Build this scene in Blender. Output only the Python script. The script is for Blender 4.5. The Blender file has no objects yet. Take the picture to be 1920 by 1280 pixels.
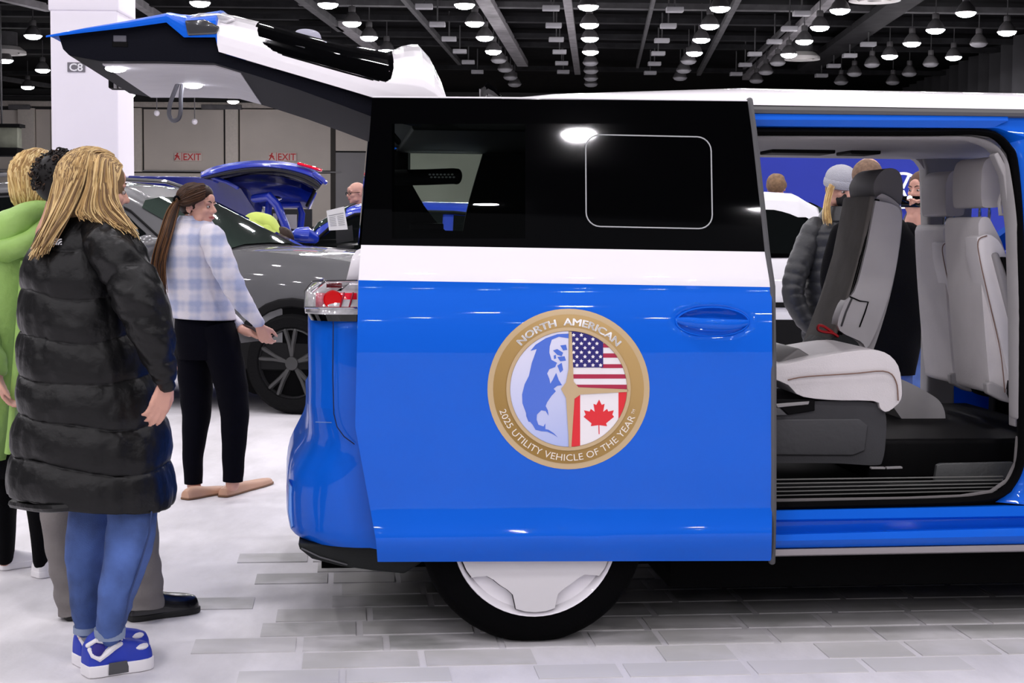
import bpy, bmesh, math, random
from mathutils import Vector, Matrix, noise
from mathutils.geometry import tessellate_polygon
random.seed(7)
SC = bpy.context.scene
COL = SC.collection
pi, sin, cos, tan, atan2, sqrt = math.pi, math.sin, math.cos, math.tan, math.atan2, math.sqrt

# ---------------------------------------------------------------- camera, world, lights, exposure
FOC, CAM_H, HZ, ROLL = 3000.0, 1.36, 431.0, 0.008
PITCH = math.atan((640 - HZ) / FOC)
_f = Vector((0, cos(PITCH), -sin(PITCH)))
_r0 = Vector((1, 0, 0)); _u0 = Vector((0, sin(PITCH), cos(PITCH)))
_r = _r0 * cos(ROLL) + _u0 * sin(ROLL)
_u = -_r0 * sin(ROLL) + _u0 * cos(ROLL)
CAM = Vector((0, 0, CAM_H))
cd = bpy.data.cameras.new('camera'); cam = bpy.data.objects.new('camera', cd); COL.objects.link(cam)
cd.sensor_width = 36.0; cd.lens = FOC / 1920 * 36.0; cd.clip_start = 0.1; cd.clip_end = 500
cam.matrix_world = Matrix(((_r.x, _u.x, -_f.x, 0), (_r.y, _u.y, -_f.y, 0), (_r.z, _u.z, -_f.z, CAM_H), (0, 0, 0, 1)))
SC.camera = cam
SC.view_settings.view_transform = 'Standard'; SC.view_settings.look = 'None'
SC.view_settings.gamma = 1.0; SC.view_settings.use_curve_mapping = False
SC.view_settings.exposure = 0.27
SC.cycles.use_denoising = True
SC.cycles.max_bounces = 8
SC.cycles.sample_clamp_indirect = 6.0
w = bpy.data.worlds.new('hall_ambient'); SC.world = w; w.use_nodes = True
w.node_tree.nodes['Background'].inputs[0].default_value = (0.9, 0.9, 1.0, 1)
w.node_tree.nodes['Background'].inputs[1].default_value = 0.06

def ray(px, py): return _f * FOC + _r * (px - 960) + _u * (640 - py)
def at(px, py, Y):
    d = ray(px, py); return CAM + d * (Y / d.y)
def at_z(px, py, z):
    d = ray(px, py); return CAM + d * ((z - CAM_H) / d.z)

def proj(p):
    d = Vector(p) - CAM; z = d.dot(_f); return 960 + FOC * d.dot(_r) / z, 640 - FOC * d.dot(_u) / z

# the hall's ceiling lamps carry on overhead in the same rows as those in view: real disc lamps, 8.3 m up
LAMP_Z = 8.3
lamp_light = bpy.data.lights.new('lamp_light', 'AREA'); lamp_light.shape = 'DISK'; lamp_light.size = 0.36
lamp_light.energy = 82; lamp_light.color = (1.0, 0.955, 1.0)
ROWDIR = Vector((0.049, 1, 0))
for i in range(-4, 4):
    for j in range(-3, 17):
        Y = 49.0 - 4.5 * j
        if Y < -24: continue
        p = at_z(1103 + 238 * i, 12 + 4 * i, LAMP_Z)
        q = p + ROWDIR * (Y - p.y) + Vector((-.33, -.4, 0))
        lo = bpy.data.objects.new('lamp_light', lamp_light); COL.objects.link(lo); lo.location = q

# ---------------------------------------------------------------- materials
MATS = {}
def mat(name, color, rough=0.5, metal=0.0, coat=0.0, spec=0.5, emit=None, es=0.0, var=0.0, vscale=8.0, bump=0.0, bscale=40.0, trans=0.0, sheen=0.0):
    if name in MATS: return MATS[name]
    m = bpy.data.materials.new(name); m.use_nodes = True; nt = m.node_tree; b = nt.nodes['Principled BSDF']
    b.inputs['Base Color'].default_value = (*color, 1); b.inputs['Roughness'].default_value = rough
    b.inputs['Metallic'].default_value = metal; b.inputs['Coat Weight'].default_value = coat; b.inputs['Coat Roughness'].default_value = 0.03
    b.inputs['Specular IOR Level'].default_value = spec
    if sheen: b.inputs['Sheen Weight'].default_value = sheen
    if trans: b.inputs['Transmission Weight'].default_value = trans
    if emit:
        b.inputs['Emission Color'].default_value = (*emit, 1); b.inputs['Emission Strength'].default_value = es
    if var or bump:
        tc = nt.nodes.new('ShaderNodeTexCoord'); n = nt.nodes.new('ShaderNodeTexNoise')
        n.inputs['Scale'].default_value = vscale; n.inputs['Detail'].default_value = 4
        nt.links.new(tc.outputs['Object'], n.inputs['Vector'])
    if var:
        r = nt.nodes.new('ShaderNodeValToRGB'); r.color_ramp.elements[0].position = 0.3; r.color_ramp.elements[1].position = 0.7
        r.color_ramp.elements[0].color = (*[c * (1 - var) for c in color], 1)
        r.color_ramp.elements[1].color = (*[min(1, c * (1 + var)) for c in color], 1)
        nt.links.new(n.outputs['Fac'], r.inputs['Fac']); nt.links.new(r.outputs['Color'], b.inputs['Base Color'])
    if bump:
        n2 = nt.nodes.new('ShaderNodeTexNoise'); n2.inputs['Scale'].default_value = bscale; n2.inputs['Detail'].default_value = 3
        nt.links.new(tc.outputs['Object'], n2.inputs['Vector'])
        bp = nt.nodes.new('ShaderNodeBump'); bp.inputs['Strength'].default_value = bump; bp.inputs['Distance'].default_value = 0.01
        nt.links.new(n2.outputs['Fac'], bp.inputs['Height']); nt.links.new(bp.outputs['Normal'], b.inputs['Normal'])
    MATS[name] = m; return m

def glass_mat(name, tint, gloss=0.06):
    if name in MATS: return MATS[name]
    m = bpy.data.materials.new(name); m.use_nodes = True; nt = m.node_tree; nt.nodes.remove(nt.nodes['Principled BSDF'])
    t = nt.nodes.new('ShaderNodeBsdfTransparent'); t.inputs[0].default_value = (*tint, 1)
    g = nt.nodes.new('ShaderNodeBsdfGlossy'); g.inputs['Roughness'].default_value = 0.01
    lw = nt.nodes.new('ShaderNodeFresnel'); lw.inputs[0].default_value = 1.5
    mx = nt.nodes.new('ShaderNodeMixShader')
    nt.links.new(lw.outputs[0], mx.inputs[0]); nt.links.new(t.outputs[0], mx.inputs[1]); nt.links.new(g.outputs[0], mx.inputs[2])
    nt.links.new(mx.outputs[0], nt.nodes['Material Output'].inputs[0]); MATS[name] = m; return m

BLUE = mat('blue_paint', (0.002, 0.112, 0.66), 0.4, coat=0.4, spec=0.1, var=0.02, vscale=3)
WHITE = mat('white_paint', (0.93, 0.90, 0.94), 0.3, coat=0.8, var=0.01, vscale=3)
GBLACK = mat('gloss_black', (0.0012, 0.0012, 0.0015), 0.03, spec=0.5)
BLACKP = mat('black_plastic', (0.002, 0.002, 0.0024), 0.6, spec=.12, bump=0.15, bscale=300)
GREYP = mat('grey_plastic', (0.08, 0.08, 0.085), 0.55, bump=0.15, bscale=300)
LGREY = mat('light_grey_trim', (0.34, 0.325, 0.33), 0.6, var=0.05, bump=0.1, bscale=200)
CHROME = mat('chrome', (0.75, 0.75, 0.78), 0.08, metal=1.0)
RUBBER = mat('rubber', (0.0015, 0.0015, 0.0018), 0.85, spec=.06, bump=0.2, bscale=120)
LEATHER = mat('pale_seat_leather', (0.72, 0.68, 0.69), 0.5, var=0.04, bump=0.12, bscale=180)
LEATHER2 = mat('grey_seat_leather', (0.66, 0.63, 0.635), 0.55, var=0.05, bump=0.12, bscale=180)
SEATBACK = mat('dark_seat_back', (0.25, 0.23, 0.215), 0.85, spec=.2, var=0.12, bump=0.2, bscale=200)
RED = mat('red_lens', (0.75, 0.01, 0.03), 0.1, coat=1.0, emit=(1, 0.02, 0.06), es=0.12)
REDW = mat('red_webbing', (0.7, 0.01, 0.02), 0.6, var=0.1)
CLEARL = mat('clear_lens', (0.75, 0.74, 0.76), 0.06, metal=0.35, coat=1.0, var=0.25, vscale=40)
LAMPE = mat('lamp_disc', (1, 1, 1), 0.5, emit=(1.0, 0.95, 1.0), es=95)
PORTE = mat('cargo_lamp', (1, 1, 1), 0.5, emit=(0.93, 0.93, 1.0), es=14)

# ---------------------------------------------------------------- mesh helpers
class MB:
    def __init__(s): s.v = []; s.f = []; s.m = []; s.mi = 0
    def add(s, vs, fs):
        o = len(s.v); s.v += [tuple(v) for v in vs]; s.f += [tuple(i + o for i in f) for f in fs]; s.m += [s.mi] * len(fs); return s
    def grid(s, rows, close=False, flip=False):
        nr, nc = len(rows), len(rows[0]); fs = []
        for i in range(nr - 1):
            for j in range(nc if close else nc - 1):
                a, b = i * nc + j, i * nc + (j + 1) % nc
                q = (a, b, b + nc, a + nc); fs.append(q[::-1] if flip else q)
        return s.add([p for r in rows for p in r], fs)
    def box(s, lo, hi):
        x0, y0, z0 = lo; x1, y1, z1 = hi
        return s.add([(x0, y0, z0), (x1, y0, z0), (x1, y1, z0), (x0, y1, z0), (x0, y0, z1), (x1, y0, z1), (x1, y1, z1), (x0, y1, z1)],
                     [(3, 2, 1, 0), (4, 5, 6, 7), (0, 1, 5, 4), (1, 2, 6, 5), (2, 3, 7, 6), (3, 0, 4, 7)])
    def tube(s, pts, rad, n=10, side=None, rnd=True, mod=None):
        pts = [Vector(p) for p in pts]; N = len(pts)
        rad = [(r, r) if not isinstance(r, (tuple, list)) else tuple(r) for r in rad] if isinstance(rad, list) else [tuple(rad) if isinstance(rad, tuple) else (rad, rad)] * N
        rings = []; b = Vector(side) if side else None
        cen = []
        for i in range(N):
            t = (pts[min(i + 1, N - 1)] - pts[max(i - 1, 0)]); t = t.normalized() if t.length > 1e-9 else Vector((0, 0, 1))
            if b is None:
                b = Vector((0, 1, 0)) if abs(t.y) < 0.9 else Vector((1, 0, 0))
            bb = b - t * b.dot(t)
            bb = bb.normalized() if bb.length > 1e-6 else Vector((1, 0, 0))
            if side is None: b = bb
            nn = bb.cross(t).normalized(); cen.append((pts[i], t, nn, bb, rad[i]))
        def ring(c, t, nn, bb, r, k=1.0, sh=0.0, si=0.0):
            out = []
            for j in range(n):
                a = 2 * pi * j / n; m = mod(si, a) if mod else 1.0
                out.append(c + t * sh + nn * (cos(a) * r[0] * k * m) + bb * (sin(a) * r[1] * k * m))
            return out
        if rnd:
            c = cen[0]; h = min(c[4])
            for q in (0.25, 0.6, 0.87): rings.append(ring(*c, k=q, sh=-h * sqrt(1 - q * q)))
        for i, c in enumerate(cen): rings.append(ring(*c, si=i / max(1, N - 1)))
        if rnd:
            c = cen[-1]; h = min(c[4])
            for q in (0.87, 0.6, 0.25): rings.append(ring(*c, k=q, sh=h * sqrt(1 - q * q), si=1.0))
        o = len(s.v); s.grid(rings, close=True, flip=True)
        L = len(s.v); s.f.append(tuple(range(o, o + n))); s.f.append(tuple(range(L - 1, L - n - 1, -1))); s.m += [s.mi] * 2
        return s
    def ell(s, c, r, R=None, seg=16, rings=10):
        c = Vector(c); rows = []
        for i in range(1, rings):
            th = pi * i / rings
            row = []
            for j in range(seg):
                a = 2 * pi * j / seg
                p = Vector((r[0] * sin(th) * cos(a), r[1] * sin(th) * sin(a), r[2] * cos(th)))
                row.append(c + (R @ p if R else p))
            rows.append(row)
        o = len(s.v); s.grid(rows, close=True)
        s.f = s.f[:len(s.f)]
        top = c + (R @ Vector((0, 0, r[2])) if R else Vector((0, 0, r[2]))); bot = c - (top - c)
        nv = len(s.v); s.v += [tuple(top), tuple(bot)]
        for j in range(seg):
            s.f.append((nv, o + (j + 1) % seg, o + j)); e = o + (rings - 2) * seg
            s.f.append((nv + 1, e + j, e + (j + 1) % seg)); s.m += [s.mi] * 2
        # wind the side grid outward
        return s
    def lathe(s, prof, M=Matrix(), n=32, closed=False):
        rows = [[M @ Vector((r * cos(2 * pi * j / n), r * sin(2 * pi * j / n), h)) for j in range(n)] for r, h in prof]
        if closed: rows.append(rows[0])
        return s.grid(rows, close=True)
    def prism(s, poly, ext, bottom=True):
        poly = [Vector(p) for p in poly]; ext = Vector(ext); n = len(poly)
        tri = tessellate_polygon([poly])
        vs = poly + [p + ext for p in poly]
        fs = [tuple(t) for t in tri] + [tuple(i + n for i in reversed(t)) for t in tri]
        fs += [(i, (i + 1) % n, (i + 1) % n + n, i + n) for i in range(n)]
        return s.add(vs, fs)
    def holed(s, outer, holes, ext):
        loops = [[Vector(p) for p in outer]] + [[Vector(p) for p in h] for h in holes]
        tri = tessellate_polygon(loops); flat = [p for l in loops for p in l]; n = len(flat); ext = Vector(ext)
        fs = [tuple(t) for t in tri] + [tuple(i + n for i in reversed(t)) for t in tri]
        o = 0
        for l in loops:
            k = len(l)
            fs += [(o + i, o + (i + 1) % k, o + (i + 1) % k + n, o + i + n) for i in range(k)]; o += k
        return s.add(flat + [p + ext for p in flat], fs)
    def flat(s, poly):
        poly = [Vector(p) for p in poly]
        return s.add(poly, [tuple(t) for t in tessellate_polygon([poly])])
    def build(s, name, mats, parent=None, inv=None, bevel=0, solid=0, smooth=40, subsurf=0, fixn=True):
        me = bpy.data.meshes.new(name); me.from_pydata(s.v, [], s.f)
        mats = mats if isinstance(mats, (list, tuple)) else [mats]
        for m in mats: me.materials.append(m)
        me.polygons.foreach_set('material_index', s.m)
        bm = bmesh.new(); bm.from_mesh(me)
        if bevel or fixn:
            bmesh.ops.remove_doubles(bm, verts=bm.verts, dist=1e-5)
            bmesh.ops.recalc_face_normals(bm, faces=bm.faces)
        if bevel:
            ed = [e for e in bm.edges if len(e.link_faces) == 2 and e.calc_face_angle(0) > math.radians(35)]
            bmesh.ops.bevel(bm, geom=ed, offset=bevel, segments=3, profile=0.6, affect='EDGES', clamp_overlap=True)
        bm.to_mesh(me); bm.free()
        if smooth:
            me.shade_smooth(); me.set_sharp_from_angle(angle=math.radians(smooth))
        o = bpy.data.objects.new(name, me); COL.objects.link(o)
        if parent is not None:
            o.parent = parent
            if inv is not None: o.matrix_parent_inverse = inv
        if solid:
            md = o.modifiers.new('thickness', 'SOLIDIFY'); md.thickness = solid; md.offset = 0
        if subsurf:
            md = o.modifiers.new('smooth', 'SUBSURF'); md.levels = subsurf; md.render_levels = subsurf
        return o

def tag(o, label=None, cat=None, group=None, kind=None):
    if label: o['label'] = label
    if cat: o['category'] = cat
    if group: o['group'] = group
    if kind: o['kind'] = kind
    return o
def empty(name, M, label=None, cat=None, group=None):
    o = bpy.data.objects.new(name, None); COL.objects.link(o); o.empty_display_size = 0.1
    o.matrix_world = M if isinstance(M, Matrix) else Matrix.Translation(M)
    return tag(o, label, cat, group)
class Root:
    """an Empty whose children are written in world coordinates"""
    def __init__(s, name, loc, label, cat, group=None):
        s.o = empty(name, Vector(loc), label, cat, group); s.inv = Matrix.Translation(-Vector(loc))
    def put(s, name, mb, mats, **k): return mb.build(name, mats, s.o, s.inv, **k)
def recentre(o):
    me = o.data; xs = [v.co for v in me.vertices]
    lo = Vector((min(v.x for v in xs), min(v.y for v in xs), min(v.z for v in xs))); hi = Vector((max(v.x for v in xs), max(v.y for v in xs), max(v.z for v in xs)))
    c = Vector(((lo.x + hi.x) / 2, (lo.y + hi.y) / 2, lo.z)); me.transform(Matrix.Translation(-c)); o.location = c; return o
def lerp(a, b, t): return a + (b - a) * t
def pl(keys, x):
    """piecewise linear: keys [(x, value or tuple)]"""
    if x <= keys[0][0]: return keys[0][1]
    for (a, va), (b, vb) in zip(keys, keys[1:]):
        if x <= b:
            t = (x - a) / (b - a) if b > a else 0
            return tuple(lerp(p, q, t) for p, q in zip(va, vb)) if isinstance(va, tuple) else lerp(va, vb, t)
    return keys[-1][1]
def cr(keys, n):
    """Catmull-Rom through tuples, n samples"""
    out = []; K = len(keys)
    for i in range(n):
        u = i / (n - 1) * (K - 1); k = min(int(u), K - 2); t = u - k
        p0, p1, p2, p3 = keys[max(k - 1, 0)], keys[k], keys[k + 1], keys[min(k + 2, K - 1)]
        out.append(tuple(0.5 * (2 * b + (c - a) * t + (2 * a - 5 * b + 4 * c - d) * t * t + (3 * b - a - 3 * c + d) * t ** 3) for a, b, c, d in zip(p0, p1, p2, p3)))
    return out
def text_mesh(body, size, bold=0.0):
    cu = bpy.data.curves.new('text', 'FONT'); cu.body = body; cu.size = size; cu.offset = bold; cu.dimensions = '2D'; cu.resolution_u = 3
    o = bpy.data.objects.new('text', cu); COL.objects.link(o); dg = bpy.context.evaluated_depsgraph_get()
    me = bpy.data.meshes.new_from_object(o.evaluated_get(dg)); vs = [v.co.copy() for v in me.vertices]; fs = [tuple(p.vertices) for p in me.polygons]
    bpy.data.objects.remove(o); bpy.data.meshes.remove(me)
    x0 = min(v.x for v in vs); x1 = max(v.x for v in vs); h = max(v.y for v in vs)
    return [Vector((v.x - x0, v.y, 0)) for v in vs], fs, x1 - x0, h
def rrect(x0, y0, x1, y1, r, k=5):
    out = []
    for cx, cy, a0 in ((x1 - r, y0 + r, -90), (x1 - r, y1 - r, 0), (x0 + r, y1 - r, 90), (x0 + r, y0 + r, 180)):
        for i in range(k + 1):
            a = math.radians(a0 + 90 * i / k); out.append((cx + r * cos(a), cy + r * sin(a)))
    return out
def clip(poly, region):
    """Sutherland-Hodgman: poly against a convex counter-clockwise region"""
    out = list(poly)
    for i in range(len(region)):
        a, b = region[i], region[(i + 1) % len(region)]; inp, out = out, []
        if not inp: return []
        def side(p): return (b[0] - a[0]) * (p[1] - a[1]) - (b[1] - a[1]) * (p[0] - a[0])
        for j, p in enumerate(inp):
            q = inp[j - 1]; sp, sq = side(p), side(q)
            if (sp >= 0) != (sq >= 0):
                t = sq / (sq - sp); out.append((q[0] + (p[0] - q[0]) * t, q[1] + (p[1] - q[1]) * t))
            if sp >= 0: out.append(p)
    return out
# ---------------------------------------------------------------- the setting
def floor_material():
    m = bpy.data.materials.new('pale_hall_floor'); m.use_nodes = True; nt = m.node_tree; b = nt.nodes['Principled BSDF']
    tc = nt.nodes.new('ShaderNodeTexCoord')
    mp = nt.nodes.new('ShaderNodeMapping'); mp.inputs['Scale'].default_value = (1.0, 0.35, 1); mp.inputs['Rotation'].default_value = (0, 0, 0.35)
    nt.links.new(tc.outputs['Object'], mp.inputs['Vector'])
    n = nt.nodes.new('ShaderNodeTexNoise'); n.inputs['Scale'].default_value = 2.2; n.inputs['Detail'].default_value = 8; n.inputs['Roughness'].default_value = 0.65
    nt.links.new(mp.outputs[0], n.inputs['Vector'])
    r = nt.nodes.new('ShaderNodeValToRGB'); r.color_ramp.elements[0].position = 0.36; r.color_ramp.elements[1].position = 0.60
    r.color_ramp.elements[0].color = (0.565, 0.55, 0.565, 1); r.color_ramp.elements[1].color = (0.73, 0.71, 0.74, 1)
    nt.links.new(n.outputs['Fac'], r.inputs['Fac']); nt.links.new(r.outputs['Color'], b.inputs['Base Color'])
    b.inputs['Roughness'].default_value = 0.6
    n2 = nt.nodes.new('ShaderNodeTexNoise'); n2.inputs['Scale'].default_value = 60; nt.links.new(tc.outputs['Object'], n2.inputs['Vector'])
    bp = nt.nodes.new('ShaderNodeBump'); bp.inputs['Strength'].default_value = 0.15; bp.inputs['Distance'].default_value = 0.005
    nt.links.new(n2.outputs['Fac'], bp.inputs['Height']); nt.links.new(bp.outputs['Normal'], b.inputs['Normal'])
    return m
FLOORM = floor_material()
floor = MB().add([(-45, -14, 0), (45, -14, 0), (45, 99, 0), (-45, 99, 0)], [(0, 1, 2, 3)]).build('floor', FLOORM); tag(floor, kind='structure')
ceil_m = mat('black_ceiling', (0.003, 0.003, 0.0035), 0.9, spec=.05, var=0.5, vscale=1.5)
ceiling = MB().box((-45, -14, 9.6), (45, 99, 9.8)).build('ceiling', ceil_m); tag(ceiling, kind='structure')
STEEL = mat('dim_grey_steel', (0.05, 0.05, 0.052), 0.7, spec=.2, var=0.3, vscale=2)
STEEL_L = mat('pale_grey_duct', (0.17, 0.165, 0.17), 0.7, spec=.2, var=0.25, vscale=2)
STEEL_D = mat('dark_steel', (0.012, 0.012, 0.013), 0.8, spec=.1, var=0.4, vscale=2)
def beam(p0, p1, wd, ht, m, name='beam'):
    a, b = at_z(*p0, 9.0), at_z(*p1, 9.0)
    d = (b - a); d.z = 0; n = Vector((-d.y, d.x, 0)).normalized() * (wd / 2)
    e = d.normalized() * 6; a = a - e if p0[1] < 40 else a
    mb = MB().prism([a - n, a + n, b + n, b - n], (0, 0, ht)); return mb.build(name, m, ceiling)
for p0, p1, wd, ht, m in [((905, 0), (980, 125), .5, .25, STEEL_L), ((1063, 0), (1083, 140), .28, .2, STEEL_L), ((755, 0), (862, 122), .16, .2, STEEL),
                          ((640, 50), (716, 108), .5, .25, STEEL_L), ((1562, 0), (1398, 150), .34, .25, STEEL_L), ((1690, 10), (1515, 132), 1.0, .25, STEEL_D),
                          ((1385, 0), (1310, 142), .2, .2, STEEL), ((1225, 5), (1195, 128), .12, .2, STEEL), ((240, 0), (300, 40), .3, .25, STEEL_L),
                          ((560, 0), (640, 60), .3, .25, STEEL), ((20, 5), (92, 22), .3, .25, STEEL_L), ((0, 150), (95, 165), .4, .2, STEEL), ((1480, 50), (1395, 130), .12, .2, STEEL)]:
    beam(p0, p1, wd, ht, m)
for y0, m in ((13, STEEL), (70, STEEL_D), (86, STEEL_D), (130, STEEL_D), (40, STEEL_D)):
    a, b = at_z(560, y0 - 3, 9.2), at_z(1960, y0 + 14, 9.2)
    n = Vector((0, .22, 0)); MB().prism([a - n, b - n, b + n, a + n], (0, 0, .2)).build('cross_beam', m, ceiling)
for y0 in (8, 30, 52, 100, 140):
    a, b = at_z(-60, y0, 9.2), at_z(620, y0 + 8, 9.2)
    n = Vector((0, .2, 0)); MB().prism([a - n, b - n, b + n, a + n], (0, 0, .2)).build('cross_beam', STEEL_D, ceiling)

# back wall
BW = 97.0
WALLM = mat('beige_wall', (0.72, 0.66, 0.59), 0.8, var=0.08, vscale=0.3)
WALLG = mat('grey_wall', (0.34, 0.335, 0.34), 0.8, var=0.06, vscale=0.3)
wl, wr = at(-200, 190, BW), at(2300, 220, BW)
wall = MB().box((wl.x, BW, 0), (wr.x, BW + .4, 9.6)).build('wall_back', mat('dark_upper_wall', (0.03, 0.03, 0.03), .8)); tag(wall, kind='structure')
def wpanel(x0, y0, x1, y1, dep, m, name='wall_panel'):
    a, b = at(x0, y0, BW), at(x1, y1, BW)
    return MB().box((a.x, BW - dep, max(0, b.z)), (b.x, BW - .001, a.z)).build(name, m, wall, bevel=.03 if dep > .1 else 0)
WALLS2 = mat('dark_joint', (0.06, 0.055, 0.05), .8)  # dark gap between the wall panels
for x0, x1 in ((-150, 36), (68, 96), (96, 240), (270, 420), (450, 620)): wpanel(x0, 205, x1, 320 if x1 > 100 else 322, .1, WALLM)
for x0, x1 in ((36, 68), (246, 268), (424, 448)): wpanel(x0, 203, x1, 322, .35, mat('pilaster_beige', (0.80, 0.74, 0.66), .8, var=.05), 'pilaster')
wpanel(-150, 188, 620, 204, .3, mat('wall_band', (0.62, 0.57, 0.51), .8, var=.1), 'wall_band')
for x0, x1 in ((380, 455), (540, 615), (20, 60)): wpanel(x0, 197, x1, 206, .5, STEEL_L, 'wall_duct')
for x0, x1 in ((-150, 240), (240, 640)): wpanel(x0, 178, x1, 183, .6, STEEL, 'wall_conduit')
wpanel(620, 200, 630, 420, .12, WALLS2, 'wall_joint'); wpanel(630, 286, 760, 420, .2, WALLG, 'wall_panel'); wpanel(630, 212, 760, 284, .2, WALLM, 'wall_panel')
for x0, x1 in ((770, 960), (970, 1180), (1190, 1400)): wpanel(x0, 205, x1, 425, .1, WALLM)
wpanel(-150, 318, 640, 322, .3, WALLG, 'wall_rail')
for x0, x1 in ((-150, 244), (244, 446), (446, 620)): wpanel(x0, 324, x1, 425, .1, WALLM)
# dark right-hand wall (drape) running back from the right
WRM = mat('dark_side_drape', (0.055, 0.055, 0.06), 0.9, var=0.2, vscale=.6)
a = at_z(1925, 55, 9.6); b = at_z(1690, 165, 9.6)
rows = []
for i in range(41):
    t = i / 40; p = a.lerp(b, t); wv = .18 * sin(i * 2.1)
    rows.append([(p.x + wv, p.y, 0), (p.x + wv, p.y, 9.5)])
drape = MB().grid(rows).build('wall_right', WRM, solid=.05); tag(drape, kind='structure')
# a wall washer lights the drape
sp = bpy.data.lights.new('drape_washer', 'SPOT'); sp.energy = 9000; sp.spot_size = .62; sp.spot_blend = 1; sp.color = (1, .97, 1)
so = bpy.data.objects.new('drape_washer', sp); COL.objects.link(so)
tg = at(1835, 128, a.lerp(b, .45).y); so.location = tg + Vector((-5, -9, .5)); so.rotation_euler = (tg - so.location).to_track_quat('-Z', 'Y').to_euler()

# pillar C8
PW = mat('white_pillar_paint', (0.92, 0.88, 0.94), 0.6, var=0.02, vscale=.8)
PY = 22.0
a, b = at(97, 300, PY), at(222, 300, PY)
colr = Root('pillar', ((a.x + b.x) / 2, PY + .5, 0), 'white square pillar with a small grey C8 sign below the raised tailgate', 'pillar')
colr.put('shaft', MB().box((a.x, PY, 0), (b.x, PY + .92, 9.6)), PW, bevel=.02)
t = at(160, 20, PY).z
colr.put('capital', MB().box((a.x - .02, PY - .02, t), (b.x + .03, PY + .95, t + .3)), PW, bevel=.02)
p0, p1 = at(127, 117, PY), at(160, 135, PY)
sg = colr.put('sign_plate', MB().box((p0.x, PY - .02, p1.z), (p1.x, PY - .001, p0.z)), mat('sign_grey', (0.17, 0.16, 0.18), .6))
vs, fs, wd, h = text_mesh('C8', 1, .02); k = (p0.z - p1.z) * .8 / h
mb = MB().add([(((p0.x + p1.x) / 2 - wd * k * .55) + v.x * k * 1.1, PY - .025, p1.z + (p0.z - p1.z) * .1 + v.y * k) for v in vs], fs)
o = mb.build('sign_lettering', mat('sign_white', (.85, .85, .87), .6), sg); 

# exit signs painted on the far wall
EXR = mat('exit_red', (0.75, 0.06, 0.06), .6); EXB = mat('exit_panel', (0.90, 0.76, 0.70), .6)
def exit_sign(x0, x1, y0, y1, label):
    a, b = at(x0, y0, BW - .2), at(x1, y1, BW - .2); H = a.z - b.z; W = b.x - a.x
    r = Root('exit_sign', ((a.x + b.x) / 2, BW - .2, b.z), label, 'sign', 'exit signs on the far wall')
    r.put('panel', MB().box((a.x, BW - .25, b.z), (b.x, BW - .1, a.z)), EXB, bevel=.02)
    vs, fs, wd, h = text_mesh('EXIT', 1, .012); k = H * .8 / h
    kx = W * .64 / wd
    mb = MB().add([(a.x + W * .34 + v.x * kx, BW - .27, b.z + H * .1 + v.y * k) for v in vs], fs)
    mb.box((a.x + W * .27, BW - .27, b.z), (a.x + W * .29, BW - .255, a.z))
    r.put('lettering', mb, EXR)
    mb = MB(); u = lambda x, z: Vector((a.x + W * x, BW - .27, b.z + H * z))
    for pts in ([(.03, .15), (.08, .45), (.13, .5), (.2, .2)], [(.08, .45), (.1, .75)], [(.04, .6), (.1, .72), (.17, .5)]):
        mb.tube([u(*p) for p in pts], H * .07, 6)
    mb.ell(u(.12, .87), (H * .1, H * .05, H * .1), seg=8, rings=6)
    r.put('running_figure', mb, EXR)
exit_sign(327, 378, 286, 302, 'exit sign on the far wall behind the ponytailed woman')
exit_sign(504, 556, 286, 302, 'exit sign on the far wall above the raised blue liftgate')

# something dark mounted on the wall at the far left
p0, p1 = at(0, 238, 60), at(34, 287, 60)
spk = Root('wall_equipment', (p0.x, 60, p1.z), 'dark equipment box high up at the far left beside the pillar', 'equipment')
spk.put('case', MB().box((p0.x - .4, 60, p1.z), (p1.x, 60.5, p0.z)), mat('dull_green_case', (.16, .17, .13), .7, var=.3, vscale=2), bevel=.05)
spk.put('case_top', MB().box((p0.x - .42, 59.9, p0.z), (p1.x + .1, 60.6, p0.z + .12)), BLACKP)
spk.put('case_base', MB().box((p0.x - .42, 59.8, p1.z - .12), (p1.x + .05, 60.6, p1.z + .2)), BLACKP, bevel=.05)
spk.put('hanger', MB().tube([(p0.x, 60.2, p0.z), (p0.x, 60.2, 9.6)], .04, 6), STEEL)

# high-bay lamps in view
SHADE = mat('lamp_shade', (0.07, 0.068, 0.07), .35, var=.1)
def lamp_proto(lit):
    t = empty('pendant_lamp', Vector((0, 0, 0)))
    MB().lathe([(.33, 0), (.30, .06), (.24, .2), (.12, .34), (.10, .36)], n=20).build('shade', SHADE, t, solid=.01)
    MB().lathe([(.0, .56), (.1, .56), (.12, .52), (.12, .38), (.1, .36), (0, .36)], n=14).build('ballast', SHADE, t)
    MB().lathe([(.32, .03), (.31, -.02), (.26, -.08), (.15, -.125), (.0, -.14)], n=20).build('lamp_disc', LAMPE if lit else mat('dead_lamp', (.2, .2, .21), .5), t)
    MB().tube([(0, 0, .55), (0, 0, 1.299)], .02, 5, rnd=False).build('hanger', STEEL, t)
    return t
def dup(root, loc, label=None):
    r = root.copy(); COL.objects.link(r); r.location = loc
    if label: r['label'] = label
    for ch in list(root.children):
        c = ch.copy(); COL.objects.link(c); c.parent = r; c.matrix_parent_inverse = ch.matrix_parent_inverse.copy()
        for g in list(ch.children):
            d = g.copy(); COL.objects.link(d); d.parent = c
    return r
ORD = ['first', 'second', 'third', 'fourth', 'fifth', 'sixth']
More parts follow.
